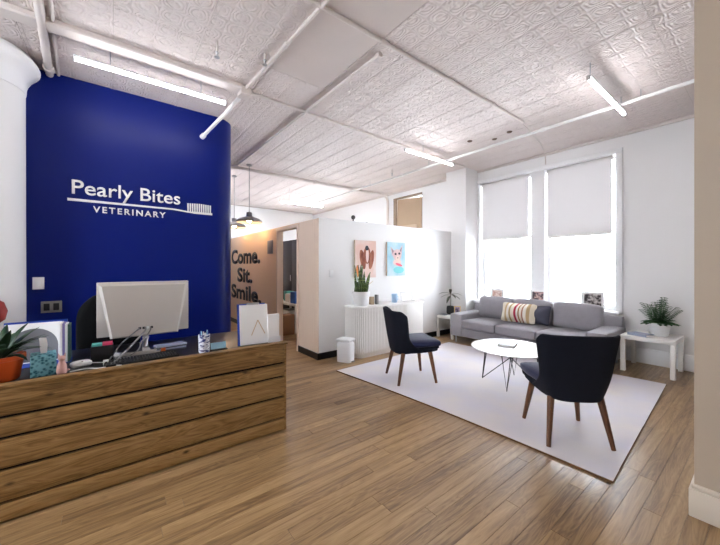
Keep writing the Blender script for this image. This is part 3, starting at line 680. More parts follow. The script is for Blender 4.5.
# document organiser
t = thing('document_organizer', 'blue document organizer with a printed white sheet and folders', 'organizer', (-3.0, -0.35, TOP), 0.0)
R5 = Matrix.Rotation(math.radians(-8), 4, 'Y')
bm = new(); box(bm, -0.02, 0.0, -0.20, 0.105, 0, 0.275, mtx=R5); obj('back_panel', bm, 'blue_file', t)
bm = new(); box(bm, 0.0005, 0.008, -0.195, 0.075, 0.002, 0.262, mtx=R5); sh = obj('sheet', bm, 'paper', t)
bm = new(); arc = [(0.12*math.cos(PI*k/16)-0.03, 0.105+0.12*math.sin(PI*k/16)) for k in range(17)]+[(0.09-0.24, 0.02), (0.09, 0.02)][::1]
prism(bm, [(x-0.03, y) for x, y in arc[:17]]+[(-0.18, 0.01), (0.06, 0.01)], 0.001, R5 @ local_frame((0.0085, 0, 0), (0, 1, 0), (0, 0, 1))); obj('printed_arch', bm, 'paper_grey', sh)
for k, (m_, y) in enumerate([('paper', 0.078), ('purple', 0.091), ('paper', 0.104), ('green_spine', 0.117)]):
    bm = new(); box(bm, 0.0, 0.11, y, y+0.012, 0.002, 0.262-0.004*k); obj('folder', bm, m_, t)
boxo('tray', 'blue_file', t, -0.02, 0.12, -0.20, 0.135, 0.0, 0.002)
# keyboard, mouse, black organiser with notes
t = thing('keyboard', 'black keyboard lying under the computer cables', 'keyboard', (-2.655, 0.17, TOP), 0.02)
boxo('case', 'plastic_black', t, -0.065, 0.065, -0.21, 0.21, 0, 0.014, bev=0.004)
bm = new(); box(bm, -0.006, 0.006, -0.006, 0.006, 0, 0.006, bev=0.0015, seg=1); k0 = obj('key', bm, 'desk_black', t); k0.location = (-0.05, -0.2, 0.014)
for r_ in range(5):
    for c_ in range(24):
        if r_ == 0 and c_ == 0: continue
        o = k0.copy(); C.objects.link(o); o.location = (-0.05+0.024*r_, -0.198+0.0172*c_, 0.014)
t = thing('computer_mouse', 'white computer mouse on the black desktop', 'mouse', (-2.72, -0.155, TOP), 0.3)
bm = new(); cushion(bm, 0.060, 0.105, 0.032, 0.014, (0, 0, 0.006), 6); obj('shell', bm, 'plastic_white', t, True)
boxo('wheel', 'cable', t, 0.015, 0.024, -0.003, 0.003, 0.030, 0.036)
bm = new(); tube(bm, [(0.0, 0.05, 0.01), (0.03, 0.10, 0.004), (0.05, 0.16, 0.004), (0.02, 0.22, 0.004), (0.05, 0.28, 0.004)], 0.003, 6); obj('cord', bm, 'plastic_white', t, True)
t = thing('note_dispenser', 'black box holding teal and pink sticky notes left of the monitor', 'box', (-2.80, -0.055, TOP), 0.0)
boxo('case', 'plastic_black', t, -0.04, 0.04, -0.055, 0.065, 0, 0.105, bev=0.003)
boxo('note_pad', 'tealbright', t, -0.035, 0.035, -0.050, 0.004, 0.105, 0.118); boxo('note_pad', 'pinkbright', t, -0.035, 0.035, 0.006, 0.060, 0.105, 0.120)
boxo('adapter', 'plastic_white', None, -2.68, -2.655, -0.045, -0.015, TOP, TOP+0.03, bev=0.004); tag(bpy.data.objects['adapter'], 'tiny white plug adapter in front of the sticky notes', 'adapter')
# monitor seen from behind
t = thing('monitor', 'silver computer monitor seen from behind on the desk', 'monitor', (-2.93, 0.205, TOP), math.radians(2))
boxo('screen_case', 'silver', t, -0.012, 0.012, -0.29, 0.29, 0.135, 0.525, bev=0.005)
boxo('display', 'plastic_black', t, -0.0135, -0.0122, -0.282, 0.282, 0.15, 0.518)
bm = new()   # raised back panel, wider at the top
f0 = [(-0.285, 0.512), (0.285, 0.512), (0.215, 0.118), (-0.215, 0.118)]; f1 = [(-0.262, 0.498), (0.262, 0.498), (0.203, 0.128), (-0.203, 0.128)]
a = [bm.verts.new((0.0122, y, z)) for y, z in f0]; b = [bm.verts.new((0.024, y, z)) for y, z in f1]
bm.faces.new(a[::-1]); bm.faces.new(b)
for i in range(4): bm.faces.new((a[i], a[(i+1) % 4], b[(i+1) % 4], b[i]))
bp_ = obj('back_panel', bm, 'silver_panel', t)
for k, y in enumerate((-0.04, -0.015, 0.01, 0.035)): boxo('port', 'plastic_black' if k != 2 else 'trim', bp_, 0.024, 0.030, y-0.008, y+0.008, 0.170, 0.186)
bm = new(); tube(bm, [(0.0, 0, 0.20), (-0.01, 0, 0.10), (0.0, 0, 0.03)], 0.022, 12); obj('stand_neck', bm, 'chrome', t, True)
bm = new(); pts = [(0.02+0.10*math.cos(a_), 0.20*math.sin(a_)) for a_ in [PI*k/20-PI/2 for k in range(21)]]
pin = [(0.02+0.075*math.cos(a_), 0.175*math.sin(a_)) for a_ in [PI*k/20-PI/2 for k in range(21)]]
prism(bm, pts+pin[::-1], 0.022); box(bm, -0.02, 0.11, -0.02, 0.02, 0.0, 0.024); 
st = obj('stand_base', bm, 'silver', t)
def cable(name, label, pts, r=0.004, m='cable'):
    o0 = Vector(pts[0]); 
    # smooth through the points
    P = [Vector(p) for p in pts]; Q = []
    for i in range(len(P)-1):
        p0, p1, p2, p3 = P[max(i-1, 0)], P[i], P[i+1], P[min(i+2, len(P)-1)]
        for k in range(6):
            u = k/6; Q.append(0.5*((2*p1)+(p2-p0)*u+(2*p0-5*p1+4*p2-p3)*u*u+(3*p1-p0-3*p2+p3)*u**3))
    Q.append(P[-1]); bm = new(); tube(bm, Q, r, 7); return tag(obj(name, bm, m, None, True), label, 'cable', 'cables behind the monitor')
cable('monitor_cable', 'thick grey cable curving from the monitor ports to the desk front', [(-2.899, 0.20, 0.895), (-2.82, 0.19, 0.88), (-2.76, 0.10, 0.79), (-2.64, 0.02, 0.735), (-2.60, -0.04, 0.72)], 0.006)
cable('monitor_cable', 'dark cable sagging left from the monitor ports', [(-2.899, 0.165, 0.893), (-2.84, 0.13, 0.875), (-2.80, 0.05, 0.81), (-2.76, 0.0, 0.74), (-2.72, -0.02, 0.72)], 0.0045, 'paper_grey')
cable('monitor_cable', 'grey cable dropping straight from the monitor to the papers', [(-2.899, 0.235, 0.893), (-2.83, 0.22, 0.87), (-2.80, 0.17, 0.81), (-2.78, 0.15, 0.76), (-2.70, 0.08, 0.733)], 0.0045)
cable('monitor_cable', 'white thin cord lying along the desk edge', [(-2.60, -0.20, 0.7185), (-2.62, -0.12, 0.7185), (-2.58, -0.06, 0.7185), (-2.60, 0.0, 0.7185), (-2.57, 0.05, 0.7185)], 0.0035, 'plastic_white')
t = thing('paper_stack', 'loose stack of papers beneath the monitor with an orange sticker', 'papers', (-2.87, 0.36, TOP), 0.1)
for k in range(4):
    bm = new(); box(bm, -0.05, 0.05, -0.10, 0.10, 0.010*k, 0.010*k+0.009, mtx=Matrix.Rotation(0.08*(k-1.5), 4, 'Z')); obj('booklet', bm, ['book_dark', 'book_grey', 'book_dark', 'book_grey'][k], t)
boxo('sticker', 'orange_sticker', t, 0.058, 0.0595, -0.075, -0.045, 0.004, 0.030)
# patterned glass, card, clipboard and leaflets
t = thing('pen_cup', 'blue and white patterned cup near the desk end', 'cup', (-2.60, 0.545, TOP))
bm = new(); lathe(bm, [(0, 0), (0.034, 0), (0.038, 0.01), (0.040, 0.135), (0.037, 0.135), (0.035, 0.012), (0, 0.01)], 20); obj('cup', bm, 'can_print', t, True)
for k in range(6):
    a = k*1.05; bm = new(); cyl(bm, (0.02*math.cos(a), 0.02*math.sin(a), 0.014), (0.027*math.cos(a), 0.027*math.sin(a), 0.15+0.006*(k % 3)), 0.004, n=6); obj('pen', bm, ['paper', 'blue_file', 'light_blue'][k % 3], t)
t = thing('card_holder', 'light blue card standing in a small black holder', 'card', (-2.60, 0.645, TOP))
boxo('base', 'plastic_black', t, -0.02, 0.025, -0.06, 0.06, 0, 0.012, bev=0.002)
bm = new(); box(bm, -0.002, 0.002, -0.055, 0.055, 0.010, 0.060, mtx=Matrix.Rotation(-0.2, 4, 'Y')); obj('card', bm, 'light_blue', t)
t = thing('clipboard', 'clipboard with white sheets and a gold triangle standing at the desk end', 'clipboard', (-2.615, 0.925, TOP), math.radians(-4))
R8 = Matrix.Rotation(math.radians(-7), 4, 'Y')
bm = new(); box(bm, -0.018, -0.012, -0.125, 0.105, 0, 0.335, bev=0.002, mtx=R8); obj('board', bm, 'blue_file', t)
bm = new(); box(bm, -0.0118, 0.004, -0.108, 0.118, 0.002, 0.325, bev=0.001, mtx=R8); sh = obj('sheet_stack', bm, 'paper', t)
bm = new(); w_ = 0.006
for p, q in (((-0.02, 0.075), (0.035, 0.195)), ((0.035, 0.195), (0.09, 0.08))):
    p, q = Vector(p), Vector(q); dd = (q-p).normalized(); nn = Vector((-dd.y, dd.x))*w_/2
    prism(bm, [tuple(p-nn), tuple(q-nn), tuple(q+nn), tuple(p+nn)], 0.0008, R8 @ local_frame((0.0041, 0, 0), (0, 1, 0), (0, 0, 1)))
obj('gold_triangle', bm, 'gold', sh)
bm = new(); box(bm, -0.02, 0.010, -0.05, 0.05, 0.325, 0.342, bev=0.003, mtx=R8); obj('clip', bm, 'chrome', t)
t = thing('leaflet_holder', 'small holder of white leaflets right of the clipboard', 'leaflets', (-2.60, 1.075, TOP), math.radians(-3))
boxo('leaflets', 'paper', t, -0.030, -0.005, -0.035, 0.062, 0.004, 0.235, bev=0.001)
boxo('holder', 'plastic_white', t, -0.034, 0.012, -0.038, 0.066, 0.0, 0.0035); boxo('front_lip', 'plastic_white', t, 0.008, 0.012, -0.038, 0.066, 0.0036, 0.05)
# office chair behind the desk
t = thing('office_chair', 'black office chair behind the desk and monitor', 'chair', (-3.72, 0.02, 0), 0.15)
bm = new(); cushion(bm, 0.50, 0.50, 0.09, 0.04, (0, 0, 0.01), 8, Matrix.Translation((0, 0, 0.45))); obj('seat', bm, 'office_black', t, True)
bm = new(); cushion(bm, 0.07, 0.50, 0.52, 0.034, (0.02, 0, 0), 14, Matrix.Translation((-0.22, 0, 0.57)))
for v in bm.verts:
    q = max(0, (v.co.z-0.80)/0.29); v.co.y *= 1-0.55*q**3
obj('backrest', bm, 'office_black', t, True)
bm = new(); cyl(bm, (0, 0, 0.08), (0, 0, 0.45), 0.03); obj('gas_lift', bm, 'office_black', t, True)
bm = new(); tube(bm, [(-0.05, 0, 0.44), (-0.25, 0, 0.46), (-0.27, 0, 0.75)], 0.02, 8); obj('back_bar', bm, 'office_black', t, True)
for k in range(5):
    a = k*2*PI/5+0.3; bm = new(); tube(bm, [(0, 0, 0.10), (0.3*math.cos(a), 0.3*math.sin(a), 0.075)], 0.018, 8); lg = obj('leg', bm, 'office_black', t, True)
    bm = new(); cyl(bm, (0.3*math.cos(a)-0.02*math.sin(a), 0.3*math.sin(a)+0.02*math.cos(a), 0.03), (0.3*math.cos(a)+0.02*math.sin(a), 0.3*math.sin(a)-0.02*math.cos(a), 0.03), 0.03); obj('castor', bm, 'office_black', lg, True)

# ------------------------------------------------------------------ rug
t = thing('rug', 'large pale rug with a thin brown edge under the armchairs', 'rug', (-2.1, 3.6, 0))
def rugp(u, v):
    A, B, Cc, D = Vector((-3.47, 2.30)), Vector((-0.62, 2.475)), Vector((-0.76, 5.02)), Vector((-3.56, 4.76))
    p = (A*(1-u)+B*u)*(1-v)+(D*(1-u)+Cc*u)*v
    p += Vector((0, 0.05*math.sin(PI*u)*(1-v)*0.9)); return p
bm = new(); nu, nv = 48, 40; rg = random.Random(5); top = []
for i in range(nu+1):
    row = []
    for j in range(nv+1):
        p = rugp(i/nu, j/nv); row.append(bm.verts.new((p.x+2.1, p.y-3.6, 0.010+0.0012*math.sin(p.x*7+p.y*3))))
    top.append(row)
for i in range(nu):
    for j in range(nv): bm.faces.new((top[i][j], top[i+1][j], top[i+1][j+1], top[i][j+1]))
g = bmesh.ops.extrude_edge_only(bm, edges=[e for e in bm.edges if e.is_boundary])
for v in g['geom']:
    if isinstance(v, bmesh.types.BMVert): v.co.z = 0.0005
obj('pile', bm, 'rug', t, True)
for nm, pth in (('front', [(k/24, 0) for k in range(25)]), ('right', [(1, k/24) for k in range(25)]), ('left', [(0, k/24) for k in range(25)])):
    bm = new(); pts = []
    for u, v in pth:
        p = rugp(u, v); pts.append((p.x+2.1, p.y-3.6, 0.0065))
    tube(bm, pts, 0.0062 if nm == 'front' else 0.0035, 6); obj('edge_binding', bm, 'rug_edge', t, True)

# ------------------------------------------------------------------ armchairs
RZ = 0.0115
def make_chair(label, loc, rz):
    """faces local +y; origin on the floor"""
    t = thing('side_chair', label, 'chair', loc, rz, 'navy upholstered chairs on the rug')
    # seat: rounded block, tapering under
    bm = new(); cushion(bm, 0.50, 0.50, 0.075, 0.034, (0, 0, 0.016), 10, Matrix.Translation((0, 0.035, 0.405)))
    for v in bm.verts:
        yy = (v.co.y+0.2)/0.5; v.co.x *= 0.80+0.20*max(0, min(1, yy*1.6)); v.co.z += 0.012*max(0, yy)
    obj('seat', bm, 'chair_navy', t, True)
    bm = new(); cushion(bm, 0.48, 0.47, 0.085, 0.035, (0, 0, 0), 8, Matrix.Translation((0, 0.035, 0.335)))
    for v in bm.verts:
        if v.co.z < 0.38: v.co.x *= 0.94; v.co.y = (v.co.y-0.02)*0.95+0.02
        v.co.x *= 0.80+0.20*max(0, min(1, (v.co.y+0.2)/0.3)); v.co.z += 0.02*max(0, v.co.y/0.25)
    obj('seat_base', bm, 'chair_dark', t, True)
    # wrap-round back
    bm = new(); nu, nv = 28, 14; th = 0.042; sh = []
    for side in (0, 1):
        G = []
        for i in range(nu+1):
            s_ = -1+2*i/nu; row = []
            for j in range(nv+1):
                q = j/nv
                ztop = 0.845-0.06*max(0, (abs(s_)-0.7)/0.3)**2.2
                z0 = 0.330+0.03*abs(s_)**2; z = z0+(ztop-z0)*q
                wd = 0.232+0.058*q**1.1; wrap = 0.165+0.03*q+0.24*max(0, 1-q/0.42)**2
                a = s_*PI/2*0.96; e = 0.55
                cx = math.copysign(abs(math.sin(a))**e, s_); cy = 1-abs(math.cos(a))**e
                off = th*(1 if side else 0)*(0.55+0.45*math.sin(PI*min(1, max(0, q*0.9+0.1))))
                x = cx*(wd-off); y = -0.235-0.075*q+off+cy*(wrap-off*0.2)
                row.append(bm.verts.new((x, y, z-(0.004 if side and q == 1 else 0))))
            G.append(row)
        sh.append(G)
    for side, G in enumerate(sh):
        for i in range(nu):
            for j in range(nv): bm.faces.new((G[i][j], G[i+1][j], G[i+1][j+1], G[i][j+1]))
    A, B = sh
    for i in range(nu):
        bm.faces.new((A[i][nv], A[i+1][nv], B[i+1][nv], B[i][nv])); bm.faces.new((A[i][0], A[i+1][0], B[i+1][0], B[i][0]))
    for j in range(nv):
        bm.faces.new((A[0][j], A[0][j+1], B[0][j+1], B[0][j])); bm.faces.new((A[nu][j], A[nu][j+1], B[nu][j+1], B[nu][j]))
    o = obj('backrest', bm, 'chair_dark', t)
    for p in o.data.polygons: p.use_smooth = True
    md = o.modifiers.new('soft', 'SUBSURF'); md.levels = 1; md.render_levels = 1
    for sx in (-1, 1):
        for fy in (-1, 1):
            bm = new(); a = Vector((sx*0.175, 0.17 if fy > 0 else -0.16, 0.35)); b = Vector((sx*0.225, 0.225 if fy > 0 else -0.235, 0.0))
            cyl(bm, a, b, 0.026, 0.015, 14)
            obj('leg', bm, 'walnut', t, True)
    return t
c1 = make_chair('dark navy chair seen from the side, near the white sideboard', (-2.695, 2.86, RZ), math.radians(-25))
c2 = copy_tree(c1); c2['label'] = 'dark navy chair seen from behind, nearest to the viewer'; c2.location = (-1.045, 2.90, RZ); c2.rotation_euler = (0, 0, math.radians(46))

# ------------------------------------------------------------------ coffee table
CT = (-1.86, 3.63)
t = thing('coffee_table', 'round white coffee table on black wire legs', 'table', (CT[0], CT[1], RZ))
bm = new(); lathe(bm, [(0, 0.395), (0.36, 0.395), (0.425, 0.408), (0.43, 0.413), (0.427, 0.418), (0, 0.418)], 56); obj('table_top', bm, 'table_white', t, True)
for k in range(4):
    a = k*PI/2+0.35; f = lambda an, r, z: (r*math.cos(an), r*math.sin(an), z)
    bm = new(); tube(bm, [f(a-0.22, 0.27, 0.394), f(a, 0.31, 0.008), f(a+0.22, 0.27, 0.394)], 0.006, 8); obj('wire_leg', bm, 'metal_dark', t, True)
    bm = new(); tube(bm, [f(a, 0.31, 0.010), (0, 0, 0.30), ], 0.005, 8); obj('brace', bm, 'metal_dark', t, True)
bm = new(); cyl(bm, (0, 0, 0.29), (0, 0, 0.394), 0.012); obj('hub', bm, 'metal_dark', t, True)
def book(name, label, loc, rz, w, l, h, m, cat='book'):
    t = thing(name, label, cat, loc, rz)
    boxo('pages', 'paper', t, -w/2+0.003, w/2-0.003, -l/2+0.003, l/2-0.003, 0.003, h-0.003)
    bm = new(); box(bm, -w/2, w/2, -l/2, l/2, 0, 0.003); box(bm, -w/2, w/2, -l/2, l/2, h-0.003, h); box(bm, -w/2-0.002, -w/2, -l/2, l/2, 0, h); obj('cover', bm, m, t)
    return t
book('magazine', 'grey book lying on the round coffee table', (-1.93, 3.70, RZ+0.418), 0.3, 0.18, 0.24, 0.022, 'book_dark')

# ------------------------------------------------------------------ sofa
SX0, SX1, SY0, SY1 = -3.62, -1.27, 4.86, 5.72
t = thing('sofa', 'long grey fabric three-seat sofa under the windows', 'sofa', ((SX0+SX1)/2, (SY0+SY1)/2, 0)); ox, oy = (SX0+SX1)/2, (SY0+SY1)/2
def soft(name, x0, x1, y0, y1, z0, z1, rad, bulge=(0, 0, 0), rx=0.0, m='sofa', parent=None, n=9):
    bm = new(); cushion(bm, x1-x0, y1-y0, z1-z0, rad, bulge, n, Matrix.Translation(((x0+x1)/2-ox, (y0+y1)/2-oy, z0)) @ Matrix.Rotation(rx, 4, 'X')); return obj(name, bm, m, parent or t, True)
AW = 0.24
soft('base_frame', SX0+0.02, SX1-0.02, SY0+0.02, SY1-0.02, 0.12, 0.27, 0.02)
soft('arm', SX0, SX0+AW, SY0, SY1-0.02, 0.115, 0.515, 0.03, (0.004, 0, 0.006)); soft('arm', SX1-AW, SX1, SY0, SY1-0.02, 0.115, 0.515, 0.03, (0.004, 0, 0.006))
soft('back_frame', SX0+0.02, SX1-0.02, SY1-0.13, SY1, 0.20, 0.66, 0.03)
sw = (SX1-SX0-2*AW)/3
for k in range(3):
    x0 = SX0+AW+sw*k
    soft('seat_cushion', x0+0.003, x0+sw-0.003, SY0-0.01, SY1-0.14, 0.272, 0.42, 0.03, (0, 0.006, 0.014))
    soft('back_cushion', x0+0.004-(0.02 if k == 0 else 0), x0+sw-0.004+(0.02 if k == 2 else 0), SY1-0.33, SY1-0.14, 0.425, 0.80, 0.06, (0, 0.045, 0.018), 0.13 if False else -0.12)
for x in (SX0+0.10, SX1-0.10):
    for y in (SY0+0.05 if x < -2 else SY0+0.15, SY1-0.08):
        bm = new(); cyl(bm, (x-ox, y-oy, 0), (x-ox, y-oy, 0.12), 0.014, 0.016); obj('foot', bm, 'chrome', t, True)
def throw(name, label, x, y, z, w, h, d, m, rx, rz):
    bm = new(); cushion(bm, w, d, h, d*0.28, (0, d*0.35, 0), 10)
    for v in bm.verts:
        u, q = v.co.x/(w/2), (v.co.z-h/2)/(h/2); v.co.y *= max(0.18, (1-abs(u)**3)*(1-abs(q)**3)+0.18) if True else 1; v.co.x *= 1-0.06*(1-q*q); v.co.z = h/2+(v.co.z-h/2)*(1-0.06*(1-u*u))
    o = obj(name, bm, m, None, True, (x, y, z)); o.rotation_euler = (rx, 0, rz); return tag(o, label, 'cushion')
throw('throw_pillow', 'cream striped pillow with a red band on the sofa', -2.58, 5.24, 0.438, 0.56, 0.33, 0.16, 'pillow_stripe', -0.30, 0.04)
throw('throw_pillow', 'dark grey pillow tucked behind the striped pillow', -2.30, 5.345, 0.44, 0.34, 0.31, 0.11, 'pillow_dark', -0.26, -0.10)

# ------------------------------------------------------------------ side tables
def side_table(x0, x1, y0, y1, h, label, lw=0.05):
    t = thing('side_table', label, 'table', (x0, y0, 0), group='white square side tables'); w, d = x1-x0, y1-y0
    boxo('table_top', 'laminate', t, 0, w, 0, d, h-0.05, h, bev=0.003)
    for x in (0, w-lw):
        for y in (0, d-lw): boxo('leg', 'laminate', t, x+0.0005, x+lw-0.0005, y+0.0005, y+lw-0.0005, 0, h-0.05, bev=0.002)
    return t
side_table(-1.245, -0.72, 5.28, 5.85, 0.465, 'white square side table at the right end of the sofa')
side_table(-4.03, -3.66, 5.0, 5.47, 0.42, 'white side table in the corner left of the sofa', 0.045)
book('book', 'blue-grey book lying on the right white side table', (-1.06, 5.40, 0.465), 1.2, 0.15, 0.22, 0.03, 'book_grey')
# fern-like plant in white pot
t = thing('potted_plant', 'bushy green palm in a white pot on the right side table', 'plant', (-0.915, 5.58, 0.465), group='potted plants')
pot(t, [(0, 0), (0.08, 0), (0.09, 0.015), (0.113, 0.15), (0.117, 0.155), (0.117, 0.168), (0.108, 0.168), (0.104, 0.14), (0, 0.13)], 'ceramic', 0.103, 0.148)
rf = random.Random(11)
for k in range(34):
    a = k*2.39996; el = 0.55+0.95*rf.random(); L = rf.uniform(0.24, 0.36)-0.11*(el < 0.95); bm = new(); pts = []
    for i in range(7):
        s_ = i/6; r_ = L*s_*math.cos(el)*1.0; z = L*s_*math.sin(el)-0.10*s_*s_*math.cos(el); pts.append(Vector((r_, 0, z)))
    tube(bm, pts, 0.0025, 5)
    for i in range(1, 7):
        for s_ in (-1, 1):
            for hh in (0, 0.5):
                p = pts[i] if hh == 0 else (pts[i]+pts[i-1])/2; ll = 0.075*(1-0.6*abs(i/6-0.45)); q = p+Vector((ll*0.65, s_*ll*0.75, -0.012)); md = (p+q)/2+Vector((-0.006*1, s_*0.011, 0.006)); m2 = (p+q)/2+Vector((0.010, -s_*0.008, 0.004))
                bm.faces.new([bm.verts.new(c) for c in (p, md, q, m2)])
    o = obj('frond', bm, 'leaf', t, False, (0.02*math.cos(a), 0.02*math.sin(a), 0.148)); o.rotation_euler = (0, 0, a)
# corner plant and frame
t = thing('potted_plant', 'sparse dark-leaved plant in a black pot in the corner', 'plant', (-3.90, 5.26, 0.42), group='potted plants')
pot(t, [(0, 0), (0.055, 0), (0.072, 0.03), (0.072, 0.13), (0.064, 0.165), (0.058, 0.165), (0.06, 0.13), (0, 0.12)], 'plastic_black', 0.06, 0.145)
bm = new(); tube(bm, [(0, 0, 0.14), (0.012, 0, 0.28), (0.0, 0, 0.40)], 0.005, 6); obj('stem', bm, 'stem', t)
lm = leaf_me(0.24, 0.055, 'olive_leaf', 0.5)
for k, (a, el, z) in enumerate([(0.5, 0.35, 0.40), (2.2, 0.85, 0.40), (3.6, 0.1, 0.38), (5.0, -0.1, 0.36), (1.2, 0.1, 0.37), (5.8, 0.25, 0.39), (4.2, 0.5, 0.40)]):
    share('leaf', lm, t, (0, 0, z), (0, -el, a))
def picture_frame(label, x, y, z, w, h, rz, fm, pm_, mat_w=0.025, group='photo frames'):
    t = thing('photo_frame', label, 'frame', (x, y, z), rz, group); Rx = Matrix.Translation((0, 0, 0.004)) @ Matrix.Rotation(-0.18, 4, 'X')
    bm = new(); f = 0.014
    for a_ in ((-w/2, -w/2+f, 0, h), (w/2-f, w/2, 0, h), (-w/2+f, w/2-f, 0, f), (-w/2+f, w/2-f, h-f, h)): box(bm, a_[0], a_[1], -0.006, 0.006, a_[2], a_[3], mtx=Rx)
    obj('frame', bm, fm, t)
    bm = new(); box(bm, -w/2+f, w/2-f, -0.001, 0.004, f, h-f, mtx=Rx); obj('mat_board', bm, 'paper', t)
    bm = new(); box(bm, -w/2+f+mat_w, w/2-f-mat_w, -0.0025, -0.0012, f+mat_w, h-f-mat_w, mtx=Rx); obj('photo', bm, pm_, t)
    bm = new(); box(bm, -0.02, 0.02, 0.06, 0.064, 0, h*0.6, mtx=Matrix.Translation((0, 0, 0.0)) @ Matrix.Rotation(0.06, 4, 'X')); obj('easel_back', bm, 'paper_grey', t)
picture_frame('white framed warm-toned photo on the sill, leftmost of three', -3.24, 5.80, 0.70, 0.25, 0.24, 0.25, 'trim', 'photo_a')
picture_frame('white framed dark photo on the sill below the mullion', -2.50, 5.80, 0.70, 0.25, 0.26, 0.3, 'trim', 'photo_b')
picture_frame('white framed photo of faces on the sill, rightmost of three', -1.70, 5.80, 0.70, 0.29, 0.27, 0.35, 'trim', 'photo_c')
picture_frame('small yellow-edged photo frame on the corner side table', -3.745, 5.27, 0.42, 0.12, 0.17, 0.6, 'yellow', 'photo_d', 0.004)
book('magazine', 'thin dark magazine on the corner side table', (-3.92, 5.10, 0.42), 0.2, 0.12, 0.16, 0.012, 'book_dark', 'magazine')

# ------------------------------------------------------------------ sideboard with fluted front
BX, BY0, BY1, BH = -3.70, 2.83, 4.34, 0.765
t = thing('sideboard', 'white sideboard with a fluted front against the partition', 'sideboard', (BX, BY0, 0))
back = PX+0.016-BX
def plan(off):
    r_ = 0.14; pl = [(back, off)]
    for k in range(9):
        a = -PI/2+k/8*PI/2; pl.append((-r_+(r_-off)*math.cos(a), r_+(r_-off)*math.sin(a)))
    for k in range(9):
        a = k/8*PI/2; pl.append((-r_+(r_-off)*math.cos(a), BY1-BY0-r_+(r_-off)*math.sin(a)))
    pl.append((back, BY1-BY0-off)); return pl
bm = new(); prism(bm, plan(0.030), 0.06); obj('plinth', bm, 'laminate', t)
bm = new(); prism(bm, plan(0.016), BH-0.025-0.06, Matrix.Translation((0, 0, 0.06))); obj('body', bm, 'laminate', t)
bm = new(); prism(bm, plan(-0.004), 0.025, Matrix.Translation((0, 0, BH-0.025))); obj('top_board', bm, 'table_white', t)
# half-round slats along the rounded end and the front
path = plan(0.014); seg = []
for p, q in zip(path, path[1:]): seg.append((Vector(p), Vector(q)))
tot = sum((q-p).length for p, q in seg); ns = int(tot/0.030); bm0 = new(); lathe(bm0, [(0, 0), (0.0135, 0), (0.0135, BH-0.025-0.075), (0, BH-0.025-0.075)], 8); me0 = None
for i in range(ns):
    d = (i+0.5)*tot/ns
    for p, q in seg:
        l = (q-p).length
        if d <= l: c = p+(q-p)*d/l; break
        d -= l
    if c.y > 1.0 and c.x > -0.15: continue        # right part is a smooth door
    if me0 is None:
        o = obj('slat', bm0, 'laminate', t, True, (c.x, c.y, 0.068)); me0 = o.data
    else: share('slat', me0, t, (c.x, c.y, 0.068))
d_ = boxo('door', 'laminate', t, -0.015, 0.002, 1.005, BY1-BY0-0.14, 0.07, BH-0.03, bev=0.002)
# things on the sideboard
t = thing('potted_plant', 'tall striped snake plant in a white pot on the sideboard', 'plant', (-3.845, 2.99, BH), group='potted plants')
pot(t, [(0, 0), (0.10, 0), (0.11, 0.015), (0.138, 0.20), (0.138, 0.215), (0.128, 0.215), (0.122, 0.19), (0, 0.185)], 'ceramic', 0.12, 0.195)
rs = random.Random(4)
def blade(L, W):
    bm = new(); A = []
    for i in range(9):
        s_ = i/8; w = W/2*(1-s_**3)*(0.75+0.5*math.sin(PI*s_*0.7)); tw = 0.5*s_
        A.append([bm.verts.new((w*x*math.cos(tw)-0.25*w*(1-x*x)*math.sin(tw), w*x*math.sin(tw)+0.35*W*(1-abs(x))*0.5+yy, L*s_)) for x, yy in ((-1, 0), (0, 0), (1, 0), (0, 0.006))])
    for p, q in zip(A, A[1:]):
        for k in range(4): bm.faces.new((p[k], p[(k+1) % 4], q[(k+1) % 4], q[k]))
    bm.faces.new(A[0]); bm.faces.new(A[-1]); return bm
bl_ = []
for k in range(22):
    L = 0.43 if k == 0 else (rs.uniform(0.30, 0.38) if k % 3 == 0 else rs.uniform(0.15, 0.27)); a = k*2.4; r_ = 0.085*math.sqrt(k/22)
    if len(bl_) < 6: o = obj('leaf', blade(L, 0.055), 'snake', t, True); bl_.append(o.data)
    else: o = share('leaf', bl_[k % 6], t)
    o.location = (r_*math.cos(a), r_*math.sin(a), 0.193); o.rotation_euler = (-0.30*r_/0.085*math.sin(a), 0.30*r_/0.085*math.cos(a), a)
bm = new(); tube(bm, [(0.0, 0.02, 0.19), (0.01, 0.12, 0.30), (0.02, 0.23, 0.37)], 0.008, 6, [1, 0.8, 0.3]); obj('bent_leaf', bm, 'gold', t, True)
def smallbox(name, label, m, x, y, z, w, d, h, cat='box', rz=0, lid=None):
    t = thing(name, label, cat, (x, y, z), rz); boxo('body', m, t, -w/2, w/2, -d/2, d/2, 0, h, bev=0.004)
    if lid: boxo('lid', lid, t, -w/2, w/2, -d/2, d/2, h, h+0.012, bev=0.003)
    return t
smallbox('card_box', 'beige card box beside the snake plant on the sideboard', 'cardboard', -3.86, 3.215, BH, 0.06, 0.06, 0.12)
smallbox('card_box', 'slim grey box beside the snake plant on the sideboard', 'cable', -3.84, 3.30, BH, 0.06, 0.035, 0.15)
t = thing('cup', 'light blue cup on the white sideboard', 'cup', (-3.85, 3.70, BH))
bm = new(); lathe(bm, [(0, 0), (0.038, 0), (0.045, 0.01), (0.05, 0.14), (0.046, 0.14), (0.041, 0.012), (0, 0.012)], 20); obj('cup', bm, 'blue_cup', t, True)
bm = new(); tube(bm, [(0, 0.045, 0.03), (0, 0.08, 0.05), (0, 0.082, 0.09), (0, 0.048, 0.115)], 0.006, 8); obj('handle', bm, 'blue_cup', t, True)
t = thing('display_rack', 'small grey wire rack with white cards on the sideboard', 'rack', (-3.86, 4.03, BH))
bm = new(); 
for y in (-0.13, 0.13):
    tube(bm, [(0.04, y, 0.0035), (-0.03, y, 0.0035), (-0.05, y, 0.16)], 0.003, 6)
